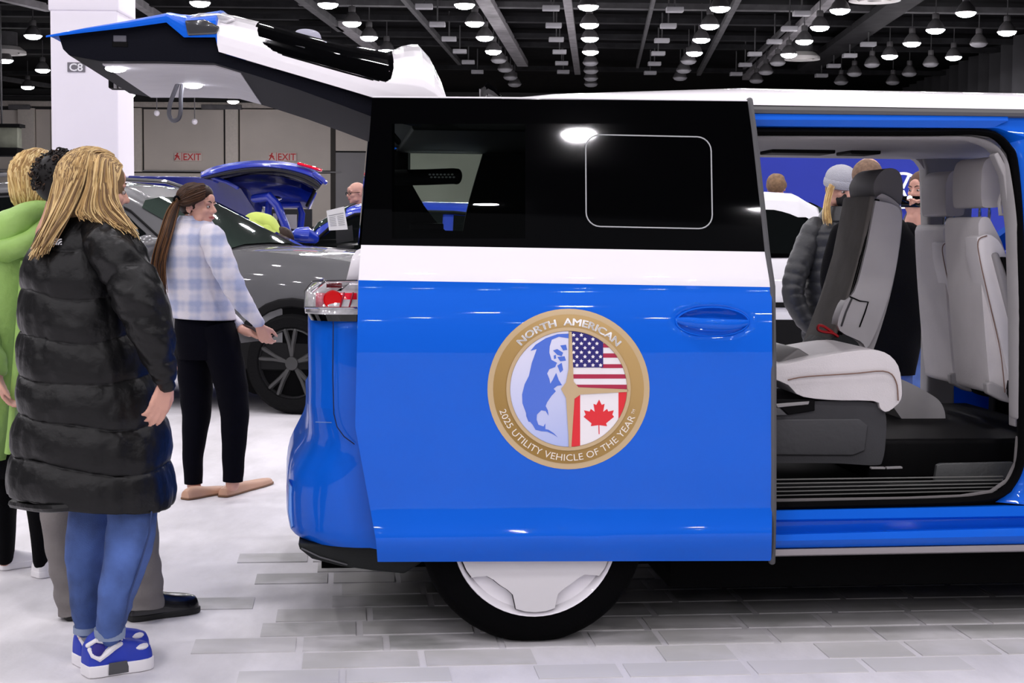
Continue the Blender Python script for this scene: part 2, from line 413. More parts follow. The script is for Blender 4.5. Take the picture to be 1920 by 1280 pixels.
LIT = [('above the tailgate window', [(615, 8), (660, 43), (692, 70), (725, 95)]), ('right of the tailgate spoiler', [(871, 9), (890, 43), (909, 70), (925, 96)]),
       ('above the middle of the door', [(1103, 12), (1105, 46), (1106, 72), (1107, 97)]), ('above the square door pane', [(1350, 15), (1331, 48), (1315, 74), (1302, 99)]),
       ('above the tilted seat back', [(1575, 19), (1537, 51), (1508, 77), (1479, 102)]), ('above the front seats', [(1811, 24), (1754, 56), (1710, 81), (1668, 105)]), ('nearest the right-hand drape', [(1888, 60), (1788, 107)])]
LITS = [((375, 5), 'lit high-bay lamp at the top edge, above the tail lamp of the tailgate'), ((62, 67), 'lit high-bay lamp by the tip of the raised tailgate, left of the pillar'), ((80, 131), 'lit high-bay lamp left of the pillar, level with its C8 sign'),
        ((52, 163), 'lit high-bay lamp left of the pillar, lowest of those there'), ((10, 113), 'lit high-bay lamp at the left edge under the round vent'), ((242, 178), 'lit far lamp right of the pillar, under the round vent'),
        ((400, 178), 'lit far lamp just right of the hanging pull loop'), ((437, 190), 'lit far lamp with visible shade, lowest above the left exit sign'), ((535, 178), 'lit far lamp above the right exit sign')]
DEAD = [('right of the tailgate spoiler', [(935, 113), (947, 130), (957, 145), (965, 158)]), ('above the middle of the door', [(1107, 118), (1108, 133), (1108, 147), (1108, 158)]), ('above the square door pane', [(1291, 115), (1282, 132), (1275, 146)]),
        ('above the tilted seat back', [(1458, 118), (1436, 135), (1418, 151)]), ('above the front seats', [(1635, 121), (1602, 138), (1577, 154)]), ('nearest the right-hand drape', [(1745, 120), (1705, 138), (1674, 154)])]
ALL = {1: [(p, f'lit high-bay lamp, {ORD[i]} from the top in the row {w_}') for w_, ps in LIT for i, p in enumerate(ps)] + LITS,
       0: [(p, f'unlit grey high-bay lamp, {ORD[i]} unlit from the top {w_}') for w_, ps in DEAD for i, p in enumerate(ps)] + [((1835, 82), 'unlit grey high-bay lamp between lit ones near the right-hand drape')]}
for lit in (1, 0):
    proto = lamp_proto(lit); tag(proto, None, 'lamp', 'lit high-bay lamps' if lit else 'unlit high-bay lamps')
    for i, ((px, py), lab) in enumerate(ALL[lit]):
        q = at_z(px, py, LAMP_Z)
        if q.y > 88.8: q = at(px, py, 88.8)
        if i == 0: proto.location = q; proto['label'] = lab
        else: dup(proto, q, lab)
# small square box fixtures between the rows
proto = empty('box_fixture', Vector((0, 0, 0)), 'small grey box fixture hanging between rows of lamps', 'fixture', 'box fixtures under the ceiling')
MB().box((-.28, -.2, 0), (.28, .2, .16)).build('housing', mat('box_grey', (.2, .2, .21), .6), proto, bevel=.03)
MB().tube([(0, 0, .1), (0, 0, 1.12)], .03, 5, rnd=False).build('stem', STEEL, proto)
BX = [('left of the middle lamp row', [(1033, 20), (1038, 52), (1043, 78), (1049, 101), (1053, 122), (1056, 138)]), ('above the tailgate spoiler', [(795, 17), (820, 50), (842, 77), (862, 100), (878, 120), (895, 138)]),
      ('right of the middle lamp row', [(1265, 23), (1253, 53), (1241, 80), (1234, 104), (1227, 123), (1219, 140)]), ('above the front edge of the door', [(1503, 30), (1480, 58), (1452, 82), (1415, 105), (1397, 125), (1380, 142)]),
      ('beside the round vent', [(1628, 87), (1593, 108), (1563, 127), (1540, 145)])]
k = 0
for w_, ps in BX:
    for i, (px, py) in enumerate(ps):
        q = at_z(px, py, 8.46); lab = f'small grey box fixture, {ORD[i]} from the top {w_}'
        if k == 0: proto.location = q; proto['label'] = lab
        else: dup(proto, q, lab)
        k += 1
# round ceiling diffusers
VM = mat('vent_white', (.62, .61, .58), .5)
for px, py, wpx, lab in ((1640, 2, 95, 'large round white ceiling vent at the top edge of the view'), (1503, 112, 68, 'round white ceiling vent over the van roof'),
                         (8, 101, 80, 'round white ceiling vent left of the pillar'), (300, 172, 46, 'round white ceiling vent under the raised tailgate')):
    q = at_z(px, py, 8.6); rr = wpx / 2 * q.y / FOC
    if q.y > 85: q = at(px, py, 85); rr = wpx / 2 * 85 / FOC
    v = Root('ceiling_vent', q, lab, 'vent', 'round ceiling vents')
    v.put('outer_ring', MB().lathe([(rr, .0), (rr * .98, .12), (rr * .72, .3), (rr * .7, .05)], Matrix.Translation(q), 28, True), VM)
    v.put('inner_ring', MB().lathe([(rr * .62, -.03), (rr * .6, .1), (rr * .3, .3), (rr * .28, .0)], Matrix.Translation(q), 24, True), VM)
    v.put('neck', MB().lathe([(rr * .6, .2), (rr * .6, .9)], Matrix.Translation(q), 20), STEEL)
for px, py, lab in ((294, 212, 'small white pendant hanging right of the pillar'), (365, 228, 'small white pendant hanging above the left exit sign')):
    q = at(px, py, 70); r = Root('small_pendant', q, lab, 'pendant')
    r.put('globe', MB().ell(q, (.13, .13, .13), seg=10, rings=8), PW); r.put('cord', MB().tube([q, q + Vector((0, 0, 9.6 - q.z))], .025, 5), STEEL_L)
# blue exhibition wall beyond the van
bl, br = at(1380, 290, 16.5), at(2250, 290, 16.5)
bw = Root('exhibition_wall', ((bl.x + br.x) / 2, 16.5, 0), 'royal blue exhibition wall with a white round logo beyond the van', 'wall')
bwp = bw.put('panel', MB().box((bl.x, 16.5, 0), (br.x, 16.7, 2.55)), mat('royal_blue_board', (0.018, 0.04, 0.44), .6, var=.05, vscale=1.5))
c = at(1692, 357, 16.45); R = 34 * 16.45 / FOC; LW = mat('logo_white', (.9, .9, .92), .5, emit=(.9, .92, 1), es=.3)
mb = MB().lathe([(R, 0), (R, .03), (R * .86, .03), (R * .86, 0)], Matrix.Translation(c) @ Matrix.Rotation(pi / 2, 4, 'X'), 40, True)
def stroke(pts, wd):
    for (x0, z0), (x1, z1) in zip(pts, pts[1:]):
        d = Vector((x1 - x0, 0, z1 - z0)); n = Vector((-d.z, 0, d.x)).normalized() * (wd / 2); p = c + Vector((x0, 0, z0)); q = c + Vector((x1, 0, z1))
        mb.prism([p - n, p + n, q + n, q - n], (0, -.03, 0))
stroke([(-.32 * R, .82 * R), (0, .12 * R), (.32 * R, .82 * R)], .13 * R); stroke([(-.78 * R, .42 * R), (-.36 * R, -.72 * R), (0, .0), (.36 * R, -.72 * R), (.78 * R, .42 * R)], .13 * R)
bw.put('round_logo', mb, LW)
# ---------------------------------------------------------------- the van (local frame: x forward, y away from the camera, z up)
TH = math.radians(6.0)
VO = at_z(1002, 1208, 0)
EX, EY = Vector((cos(TH), sin(TH), 0)), Vector((-sin(TH), cos(TH), 0))
VM_ = Matrix.Translation(VO) @ Matrix.Rotation(TH, 4, 'Z')
def vl(px, py, y):
    d = ray(px, py); t = (y - EY.dot(CAM - VO)) / EY.dot(d); p = CAM + d * t - VO
    return Vector((EX.dot(p), y, p.z))
PROF = [(.2, .10), (.27, .055), (.335, .02), (.36, .012), (.45, .004), (.6, 0), (.8, 0), (.98, .001), (1.03, .004), (1.07, .009), (1.10, .0155), (1.13, .025), (1.155, .036), (1.17, .042), (1.20, .0435), (1.45, .0925), (1.55, .115), (1.7, .152), (1.8, .178), (1.95, .219)]
def prof(z): return pl(PROF, z)
def body_y(x, z): return prof(z)
def door_y(x, z):
    y = -.085 + prof(z)
    # soft wheel-arch swelling low on the door, and the handle recess
    y -= .022 * min(1, max(0, (.475 - z) / .095)) ** 1.6
    dx = (x + .22) / .62; h = .52 * sqrt(max(0, 1 - dx * dx)) if abs(dx) < 1 else 0
    if h > 0 and z < h + .1:
        y -= .003 * min(1, max(0, (h + .02 - z) / .08)) * min(1, max(0, (1 - abs(dx)) / .25))
    return y
HC = None
def solve(px, py, fn, off=0):
    y = 0.0
    for _ in range(6):
        p = vl(px, py, y + off); y = fn(p.x, p.z)
    return vl(px, py, y + off)
def dp(px, py, off=0): return solve(px, py, door_y, off)
def bp_(px, py, off=0): return solve(px, py, body_y, off)
def patch(mb, TL, TR, BR, BL, nu, nv, fn=door_y, off=0):
    rows = []
    for j in range(nv + 1):
        v = j / nv; row = []
        for i in range(nu + 1):
            u = i / nu
            px = lerp(lerp(TL[0], TR[0], u), lerp(BL[0], BR[0], u), v); py = lerp(lerp(TL[1], TR[1], u), lerp(BL[1], BR[1], u), v)
            row.append(solve(px, py, fn, off))
        rows.append(row)
    mb.grid(rows)
def lpatch(mb, L, R, nu, sub=1):
    """rows of 3-part keys (px, py, y) left and right"""
    rows = []
    for (a, b) in zip(L, R):
        rows.append([vl(lerp(a[0], b[0], i / nu), lerp(a[1], b[1], i / nu), lerp(a[2], b[2], i / nu)) for i in range(nu + 1)])
    mb.grid(rows)

van = empty('electric_van', VM_, 'two-tone blue and white electric van with its tailgate and sliding door open', 'van')
V = lambda name, mb, m, parent=None, **k: mb.build(name, m, parent or van, **k)

# printed paver ring under the van, laid along it as thin tiles on the floor
def paver_mat(name, c):
    m = mat(name, c, .7); nt = m.node_tree; b = nt.nodes['Principled BSDF']
    tc = nt.nodes.new('ShaderNodeTexCoord'); n = nt.nodes.new('ShaderNodeTexNoise'); n.inputs['Scale'].default_value = 3.0; n.inputs['Detail'].default_value = 7
    r = nt.nodes.new('ShaderNodeValToRGB'); r.color_ramp.elements[0].position = .42; r.color_ramp.elements[1].position = .62
    r.color_ramp.elements[0].color = (*c, 1); r.color_ramp.elements[1].color = (.60, .585, .60, 1)
    nt.links.new(tc.outputs['Object'], n.inputs['Vector']); nt.links.new(n.outputs[0], r.inputs[0]); nt.links.new(r.outputs[0], b.inputs['Base Color'])
    return m
PAV = [paver_mat('paver_grey', (.36, .36, .355)), paver_mat('paver_mid_grey', (.42, .415, .41)), paver_mat('paver_pale_grey', (.50, .49, .485)), paver_mat('paver_lit_grey', (.57, .56, .565))]  # the palest grey carries the bright floor light in its colour
R_ = random.Random(3)
row_i = 0; yy = -.42
while yy < 1.9:
    rh = .20 if row_i > 0 else .17
    x = -1.05 + R_.uniform(-.3, .1) - (.0 if row_i > 1 else -.3)
    while x < 3.6:
        ln = R_.uniform(.24, .40)
        keep = R_.random() < (.55 if row_i == 0 else (.85 if row_i == 1 else 1.0))
        if x < -.9 and R_.random() < .5: keep = False
        if keep:
            g = .012
            mb = MB().box((x + g, yy + g, 0), (x + ln - g, yy + rh - g, .0035))
            mb.v = [tuple(VM_ @ Vector(v)) for v in mb.v]
            mb.build('paver', PAV[3] if row_i == 0 else (PAV[2] if row_i == 1 else R_.choice(PAV[:3])), floor, bevel=0, smooth=0, fixn=False)  # front rows paler: the washed-out look of brightly lit floor, put into colour
        x += ln
    yy += rh; row_i += 1

# --- roof
zb = vl(1500, 199, .17).z
def roof_section(x, dz, k=1.0):
    half = [(.150, 0), (.160, .012), (.185, .035), (.22, .052), (.30, .068), (.5, .082), (.75, .09), (.99, .093)]
    half = [(y, z * k + zb + dz) for y, z in half]
    return [Vector((x, y, z)) for y, z in half] + [Vector((x, 1.98 - y, z)) for y, z in half[-2::-1]]
xr0, xr1 = vl(905, 180, .2).x, vl(1400, 165, .2).x
keys = [(xr0 - .1, (-.02, .25)), (xr0 + .05, (-.015, .45)), (xr0 + .25, (-.01, .7)), (xr1, (0, 1.0)), (2.0, (0, 1.0)), (2.6, (-.03, .85)), (2.9, (-.09, .6))]
V('roof', MB().grid([roof_section(x, *pl(keys, x)) for x in [xr0 - .1, xr0 - .02, xr0 + .05, xr0 + .15, xr0 + .25, xr0 + .45, xr1, 1.2, 1.6, 2.0, 2.3, 2.6, 2.75, 2.9]]), WHITE)
V('drip_rail', MB().tube([vl(1000, 198, .17), vl(1420, 206, .165), vl(1960, 213, .165)], (.016, .02), 8, side=(0, 1, 0)), mat('drip_rail_grey', (.10, .10, .10), .5))
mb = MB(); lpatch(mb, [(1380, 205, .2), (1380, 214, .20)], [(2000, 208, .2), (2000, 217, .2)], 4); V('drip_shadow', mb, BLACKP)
# --- blue cant rail above the door opening
mb = MB(); lpatch(mb, [(1380, 209, .20), (1380, 213, .155), (1380, 224, .145), (1380, 236, .16), (1380, 241, .2)], [(1890, 214, .2), (1890, 218, .155), (1890, 226, .145), (1860, 240, .16), (1850, 245, .2)], 16)
V('cant_rail', mb, BLUE)
# --- front door and body side ahead of the opening
A = [(1838, 242), (1866, 246), (1893, 268), (1907, 300), (1917, 420), (1923, 600), (1924, 780), (1923, 850), (1915, 890), (1896, 922), (1866, 941)]
Bq = [(1850, 214), (1900, 212), (2100, 213), (2110, 300), (2120, 420), (2130, 600), (2140, 780), (2140, 850), (2140, 890), (2140, 930), (2120, 962)]
rows = []
for p, q in zip(A, Bq): rows.append([bp_(lerp(p[0], q[0], i / 6), lerp(p[1], q[1], i / 6), .0 if i else .03) for i in range(7)])
V('front_door', MB().grid(rows), BLUE)
# simple nose beyond the frame so that the body closes
def ring_front(x, wdt, zt, zl):
    y0, y1 = .99 - wdt, .99 + wdt
    return [Vector((x, y0 + .03, zl)), Vector((x, y0, zl + .2)), Vector((x, y0, lerp(zl, zt, .7))), Vector((x, y0 + .1, zt)), Vector((x, .99, zt + .03)), Vector((x, y1 - .1, zt)), Vector((x, y1, lerp(zl, zt, .7))), Vector((x, y1, zl + .2)), Vector((x, y1 - .03, zl))]
mb = MB().grid([ring_front(2.15, .97, 1.2, .3), ring_front(3.3, .97, 1.15, .3), ring_front(3.7, .93, 1.1, .33), ring_front(3.95, .75, .98, .4), ring_front(4.0, .4, .85, .5)]); V('front_body', mb, BLUE)
mb = MB().grid([[Vector((2.9, .26, zb - .07)), Vector((2.9, .99, zb - .03)), Vector((2.9, 1.72, zb - .07))], [Vector((3.7, .1, 1.13)), Vector((3.75, .99, 1.13)), Vector((3.7, 1.88, 1.13))]]); V('windscreen', mb, glass_mat('clear_glass', (.75, .82, .8)), solid=.006)
for y0, y1 in ((.06, .2), (1.92, 1.78)):
    V('roof_pillar', MB().tube([(2.2, y0, 1.2), (2.9, y1, zb - .02), (3.7, y0 + .02, 1.15)], .05, 8), BLUE)

# --- rocker sill, seals
sill = mat('anodised_sill', (.36, .33, .34), .45, metal=.3)
mb = MB(); xl, xr = 1400, 1985
L = [(955, .03), (958, .004), (975, 0), (979, .03), (1001, .035), (1004, -.012), (1015, -.02), (1027, -.004), (1030, .02)]
Rr = [(944, .03), (947, .004), (966, 0), (970, .03), (984, .035), (988, -.012), (1003, -.02), (1017, -.004), (1020, .02)]
lpatch(mb, [(xl, *a) for a in L], [(xr, *a) for a in Rr], 20); V('rocker_sill', mb, BLUE)
mb = MB(); lpatch(mb, [(xl, 1029, .02), (xl, 1031, -.006), (xl, 1042, 0), (xl, 1044, .06)], [(xr, 1018, .02), (xr, 1020, -.006), (xr, 1031, 0), (xr, 1033, .06)], 8); V('sill_strip', mb, sill)
seal_path = [(1380, 247), (1700, 248), (1800, 246), (1838, 248), (1866, 255), (1888, 276), (1900, 305), (1910, 420), (1915, 600), (1916, 780), (1915, 845), (1907, 884), (1888, 914), (1860, 931), (1780, 939), (1600, 944), (1380, 949)]
def loop3(path, off, n=90): return [Vector(q) for q in cr([tuple(bp_(px, py, off)) for px, py in path], n)]
V('door_seal', MB().tube(loop3(seal_path, .03), (.012, .03), 8, side=(0, 1, 0)), RUBBER)
inner = [(1380, 257), (1700, 258), (1790, 258), (1825, 262), (1855, 274), (1874, 296), (1884, 330), (1896, 430), (1901, 600), (1903, 780), (1902, 838), (1894, 872), (1876, 898), (1850, 912), (1780, 920)]
V('opening_trim', MB().tube(loop3(inner[:10], .07), (.009, .05), 8, side=(0, 1, 0)), LGREY)
V('sill_seal', MB().tube([vl(1380, 939, .05), vl(1700, 934, .05), vl(1800, 930, .05), vl(1858, 921, .05), vl(1888, 900, .05), vl(1904, 868, .05), vl(1908, 820, .05)], (.006, .012), 6, side=(0, 1, 0)), mat('worn_seal_grey', (.16, .15, .15), .5))

# --- interior shell
zc = vl(1580, 257, .25).z
V('headliner', MB().box((.62, .2, zc), (2.8, 1.8, zc + .03)), LGREY, bevel=.01); V('shaded_rear_headliner', MB().box((-.40, .2, zc), (.615, 1.8, zc + .03)), BLACKP, bevel=.01)  # rear part of the headliner painted black to stand for its deep shade
xf0 = vl(1320, 500, 1.78).x; xf1 = vl(1738, 500, 1.78).x
DARKI = mat('dark_interior', (.004, .004, .0045), .85, spec=.1, bump=.1)
# far side wall: rear part with the quarter window, header, pillar
ztop = vl(1500, 288, 1.78).z
hole = [vl(px, py, 1.8) for px, py in [(916, 250), (905, 290), (893, 330), (880, 375), (872, 410), (868, 433), (835, 432), (815, 412), (795, 385), (775, 350), (765, 330), (765, 270), (770, 257), (782, 251)]]
outer = [Vector((-.46, 1.8, .5)), Vector((xf0, 1.8, .5)), Vector((xf0, 1.8, zc)), Vector((-.44, 1.8, zc))]
far = V('far_side_wall', MB().holed(outer, [hole], (0, .03, 0)), DARKI)
outer = [Vector((-.5, 1.93, .3)), Vector((xf0, 1.93, .3)), Vector((xf0, 1.9, 1.78)), Vector((-.44, 1.9, 1.78))]
hole2 = [Vector((p.x + .0, 1.93, p.z)) for p in [vl(px, py, 1.93) for px, py in [(930, 240), (930, 440), (750, 440), (750, 240)]]]
V('far_side_panel', MB().holed(outer, [hole2], (0, .03, 0)), BLUE)
V('quarter_glass', MB().prism([vl(px, py, 1.87) for px, py in [(920, 246), (920, 437), (758, 437), (758, 246)]], (0, .006, 0)), glass_mat('green_glass', (.93, .98, .95)))
mb = MB().tube([vl(740, 333, 1.74), vl(800, 332, 1.74), vl(850, 330, 1.74), vl(858, 331, 1.74)], (.034, .02), 10, side=(0, 1, 0)); gh = V('vent_bar', mb, BLACKP)
mb = MB()
for k in range(14):
    q = vl(806 + (k % 7) * 7 + (k // 7) * 3, 327 + (k // 7) * 5, 1.715); mb.ell(q, (.006, .003, .004), seg=6, rings=4)
V('perforation', mb, mat('vent_hole', (.25, .27, .26), .6), gh)
V('window_latch', MB().box(tuple(vl(768, 432, 1.77)), (vl(832, 432, 1.77).x, 1.80, vl(800, 418, 1.77).z)), BLACKP, bevel=.01)
V('header_far', MB().box((xf0 - .02, 1.72, ztop), (2.7, 1.84, zc + .01)), LGREY, bevel=.012)
for px0, px1 in ((1437, 1553), (1582, 1637)):
    a, b = vl(px0, 262, 1.2), vl(px1, 275, 1.2)
    V('ceiling_vent_slot', MB().box((a.x, 1.1, zc - .014), (b.x, 1.3, zc + .002)), BLACKP, bevel=.006)
# far pillar
def quad_post(name, pts, y, dep, m, bevel=.02): return V(name, MB().prism([vl(px, py, y) for px, py in pts], (0, dep, 0)), m, bevel=bevel)
quad_post('far_pillar', [(1728, 288), (1830, 288), (1822, 420), (1790, 620), (1790, 790), (1738, 790), (1741, 600), (1740, 420), (1737, 318)], 1.74, .1, mat('pillar_trim_grey', (.27, .26, .255), .6, var=.06), .015)
quad_post('far_opening_corner', [(1700, 288), (1742, 288), (1740, 345), (1734, 318), (1722, 302)], 1.76, .06, LGREY, .004)
# near B pillar trim with grab strap and belt
quad_post('near_pillar_trim', [(1872, 285), (1892, 320), (1904, 440), (1908, 620), (1908, 800), (1902, 800), (1901, 620), (1895, 430), (1882, 330), (1864, 290)], .16, .05, LGREY, .01)
V('grab_strap', MB().tube([vl(px, py, .22) for px, py in [(1890, 290), (1889, 320), (1882, 350), (1874, 380), (1876, 402), (1886, 402), (1893, 385), (1894, 350)]], (.008, .008), 8), LGREY)
V('strap_anchor', MB().ell(vl(1886, 292, .22), (.022, .02, .05)), LGREY)
# floor, step, cargo floor
V('cabin_floor', MB().box((-.66, .12, .40), (3.0, 1.84, .47)), DARKI, bevel=.01)
V('far_sill', MB().box((xf0, 1.80, .17), (3.0, 1.93, .47)), BLUE, bevel=.01)
V('step_tread', MB().prism([vl(px, py, .1) for px, py in [(1400, 912), (1885, 905), (1878, 920), (1400, 937)]], (0, .06, 0)), BLACKP)
V('entry_step', MB().prism([vl(px, py, .16) for px, py in [(1757, 872), (1765, 869), (1900, 866), (1896, 893), (1880, 900), (1752, 903)]], (0, .02, 0)), mat('step_grey', (.05, .052, .052), .45, bump=.2, bscale=60), bevel=.004)
mb = MB()
for k in range(5):
    mb.tube([vl(1440, 899 + k * 7.5, .095), vl(1880, 893 + k * 6.5, .095)], .003, 5)
V('tread_rib', mb, mat('rib_grey', (.09, .09, .085), .5))
V('floor_pan', MB().box((.48, .14, .15), (2.72, 1.84, .39)).box((-.7, .3, .2), (.48, 1.7, .39)).box((2.72, .3, .2), (3.8, 1.7, .39)), RUBBER)
V('cargo_floor', MB().box((-.66, .15, .55), (-.1, 1.82, .60)), DARKI, bevel=.01)
quad_post('floor_trim', [(1634, 876), (1660, 876), (1660, 879), (1634, 879)], .3, .02, LGREY, 0); quad_post('floor_trim', [(1663, 876), (1692, 875), (1692, 878), (1663, 879)], .3, .02, LGREY, 0)
quad_post('far_floor_rail', [(1755, 860), (1900, 852), (1900, 856), (1755, 864)], .9, .02, GREYP, 0)

# --- seats (parts), each with pieces
def slab(name, pts, y0, y1, m, parent=None, bevel=.04, **k):
    return V(name, MB().prism([vl(px, py, y0) for px, py in pts], (0, y1 - y0, 0)), m, parent, bevel=bevel, smooth=60, **k)
# near second-row seat: cushion on a dark box
cush = slab('seat_cushion', cr([(1420, 688), (1470, 684), (1540, 668), (1620, 656), (1660, 661), (1684, 685), (1691, 725), (1688, 752), (1664, 772), (1650, 765), (1640, 752), (1560, 750), (1500, 742), (1475, 720), (1420, 700)], 40), .34, .86, LEATHER, bevel=.045)
V('stitching', MB().tube([vl(px, py, .332) for px, py in cr([(1478, 712), (1510, 706), (1600, 700), (1660, 696), (1680, 715), (1684, 750)], 20)], .0025, 5), mat('brown_thread', (.22, .13, .10), .7), cush)
base = slab('seat_base', cr([(1420, 752), (1500, 752), (1600, 752), (1640, 756), (1660, 775), (1661, 820), (1655, 862), (1640, 872), (1560, 868), (1420, 868)], 40), .36, .84, mat('seat_base_grey', (.06, .06, .065), .65, spec=.2, bump=.15, bscale=250), bevel=.012)
V('base_pocket', MB().prism([vl(px, py, .352) for px, py in [(1420, 786), (1612, 785), (1628, 798), (1622, 845), (1600, 854), (1420, 853)]], (0, .02, 0)), mat('pocket_grey', (.055, .055, .06), .7, bump=.2), base, bevel=.006)
slab('seat_latch', [(1420, 748), (1528, 748), (1528, 770), (1478, 778), (1460, 760), (1420, 756)], .35, .4, BLACKP, base, bevel=.004)
slab('seat_latch', [(1455, 757), (1518, 752), (1516, 758), (1458, 764)], .345, .36, LGREY, base, bevel=.002)
slab('seat_latch', [(1420, 760), (1462, 765), (1476, 778), (1420, 780)], .345, .36, GREYP, base, bevel=.002)
slab('seat_hinge', [(1445, 690), (1497, 652), (1522, 668), (1500, 684)], .44, .8, mat('hinge_grey', (.2, .19, .19), .5), cush, bevel=.01)
# far second-row seat: tilted back and folded cushion
back = slab('seat_back', cr([(1572, 662), (1584, 610), (1606, 540), (1628, 450), (1640, 380), (1648, 366), (1658, 364), (1680, 378), (1692, 400), (1686, 470), (1668, 560), (1640, 650), (1620, 690), (1590, 690), (1574, 682)], 50), 1.03, 1.36, LEATHER2, bevel=.04)
slab('back_shell', [(1632, 366), (1645, 368), (1640, 400), (1622, 480), (1600, 560), (1568, 650), (1556, 668), (1544, 672), (1556, 640), (1586, 560), (1610, 480), (1626, 400)], 1.02, 1.37, SEATBACK, back, bevel=.015)
slab('back_gap', [(1640, 372), (1650, 374), (1632, 470), (1600, 580), (1570, 650), (1556, 655), (1590, 560), (1615, 470)], 1.02, 1.05, BLACKP, back, bevel=.004)
bol = slab('side_bolster', cr([(1642, 376), (1676, 384), (1690, 402), (1687, 450), (1676, 520), (1655, 590), (1628, 650), (1614, 640), (1572, 616), (1582, 572), (1605, 540), (1626, 460)], 40), 1.0, 1.08, mat('bolster_leather', (.80, .77, .78), .5, var=.04), back, bevel=.02)
V('bolster_stitch', MB().tube([vl(px, py, .995) for px, py in [(1594, 556), (1612, 564), (1628, 566), (1622, 585), (1612, 612)]], .003, 5), BLACKP, bol)
V('bolster_stitch', MB().tube([vl(px, py, .995) for px, py in [(1578, 610), (1586, 585), (1597, 560)]], .004, 5), GREYP, bol)
hr = slab('head_rest', cr([(1640, 368), (1638, 346), (1650, 324), (1668, 315), (1686, 322), (1693, 345), (1692, 372), (1683, 388), (1656, 376)], 30), 1.05, 1.36, mat('headrest_dark', (.20, .19, .195), .6, var=.06), back, bevel=.04)
strap = V('pull_strap', MB().tube(cr([tuple(vl(px, py, 1.0)) for px, py in [(1560, 622), (1545, 612), (1535, 610), (1534, 618), (1545, 622), (1560, 624), (1570, 630)]], 24), (.006, .012), 6), REDW, back)
slab('seat_hump', cr([(1545, 655), (1556, 640), (1575, 628), (1598, 634), (1612, 650), (1600, 672), (1560, 672)], 24), 1.0, 1.3, mat('hump_grey', (.03, .032, .034), .8, bump=.3), back, bevel=.02)
slab('folded_cushion', cr([(1660, 700), (1700, 715), (1740, 736), (1762, 752), (1772, 775), (1770, 800), (1752, 820), (1718, 820), (1702, 800), (1680, 770), (1660, 740)], 40), 1.02, 1.34, mat('folded_leather', (.56, .54, .54), .5, var=.05), back, bevel=.04)
# front seats
def front_seat(dx, dy, k, y0, y1, name):
    def cx(pts, p, q): return [(px if px >= p else p - (p - px) * q, py) for px, py in pts]
    T = lambda pts: [(1850 + (px - 1850) * k + dx, 431 + (py - 431) * k + dy) for px, py in pts]
    b = slab(name, cr(T(cx([(1772, 420), (1790, 408), (1830, 408), (1862, 424), (1884, 470), (1904, 560), (1918, 680), (1920, 735), (1905, 742), (1860, 738), (1836, 712), (1815, 640), (1790, 540), (1775, 460)], 1864, .32)), 50), y0, y1, LEATHER2, bevel=.05)
    slab('side_bolster', cr(T([(1832, 445), (1858, 440), (1884, 470), (1904, 560), (1918, 680), (1920, 735), (1900, 742), (1890, 700), (1870, 620), (1848, 540), (1834, 480)]), 40), y0 - .03, y0 + .08, mat('front_bolster', (.78, .75, .76), .5, var=.04), b, bevel=.025)
    V('stitching', MB().tube([vl(px, py, y0 - .033) for px, py in cr(T([(1850, 442), (1834, 452), (1838, 490), (1856, 570), (1876, 660), (1884, 735)]), 30)], .002, 5), mat('brown_thread', (.22, .13, .10), .7), b)
    slab('side_cover', T([(1862, 476), (1872, 472), (1908, 560), (1920, 640), (1905, 640)]), y0 - .05, y0 - .01, LGREY, b, bevel=.012)
    slab('side_pocket', cr(T([(1880, 482), (1893, 490), (1916, 560), (1922, 620), (1910, 600), (1895, 540)]), 20), y0 - .06, y0 - .02, BLACKP, b, bevel=.005)
    h = slab('head_rest', cr(T(cx([(1800, 320), (1812, 302), (1836, 294), (1862, 296), (1878, 312), (1881, 345), (1876, 380), (1862, 388), (1812, 389), (1800, 380), (1797, 350)], 1882, .5)), 40), y0 + .03, y1 - .02, mat('headrest_grey', (.48, .455, .455), .55, var=.05), b, bevel=.05)
    for q in (1838, 1856): V('head_rest_post', MB().tube([vl(*T([(q, 384)])[0], y0 + .18), vl(*T([(q - 2, 420)])[0], y0 + .18)], .006, 8), CHROME, b)
    slab('lower_trim', T([(1850, 718), (1862, 716), (1898, 734), (1896, 756), (1880, 752), (1852, 738)]), y0 - .02, y0 + .02, LGREY, b, bevel=.008)
    slab('reclining_cover', cr(T([(1905, 690), (1925, 680), (1940, 700), (1940, 760), (1910, 760), (1898, 740)]), 20), y0 - .07, y0 - .01, BLACKP, b, bevel=.008)
    return b
front_seat(-68, 12, .90, 1.08, 1.40, 'far_front_seat')
front_seat(0, 0, 1.0, .32, .64, 'near_front_seat')
V('seat_plinth', MB().box((1.25, .4, .47), (2.1, 1.6, .62)), BLACKP, bevel=.02)
V('dashboard', MB().box((2.75, .15, .7), (3.3, 1.8, 1.1)), BLACKP, bevel=.06)
V('cab_bulkhead', MB().box((2.3, 1.78, .5), (3.3, 1.86, 1.15)), DARKI, bevel=.02)
V('cup_holder', MB().lathe([(.0, .63), (.05, .63), (.05, .70), (.045, .70), (.045, .64)], Matrix.Translation((1.15, .95, 0)), 16), BLACKP)

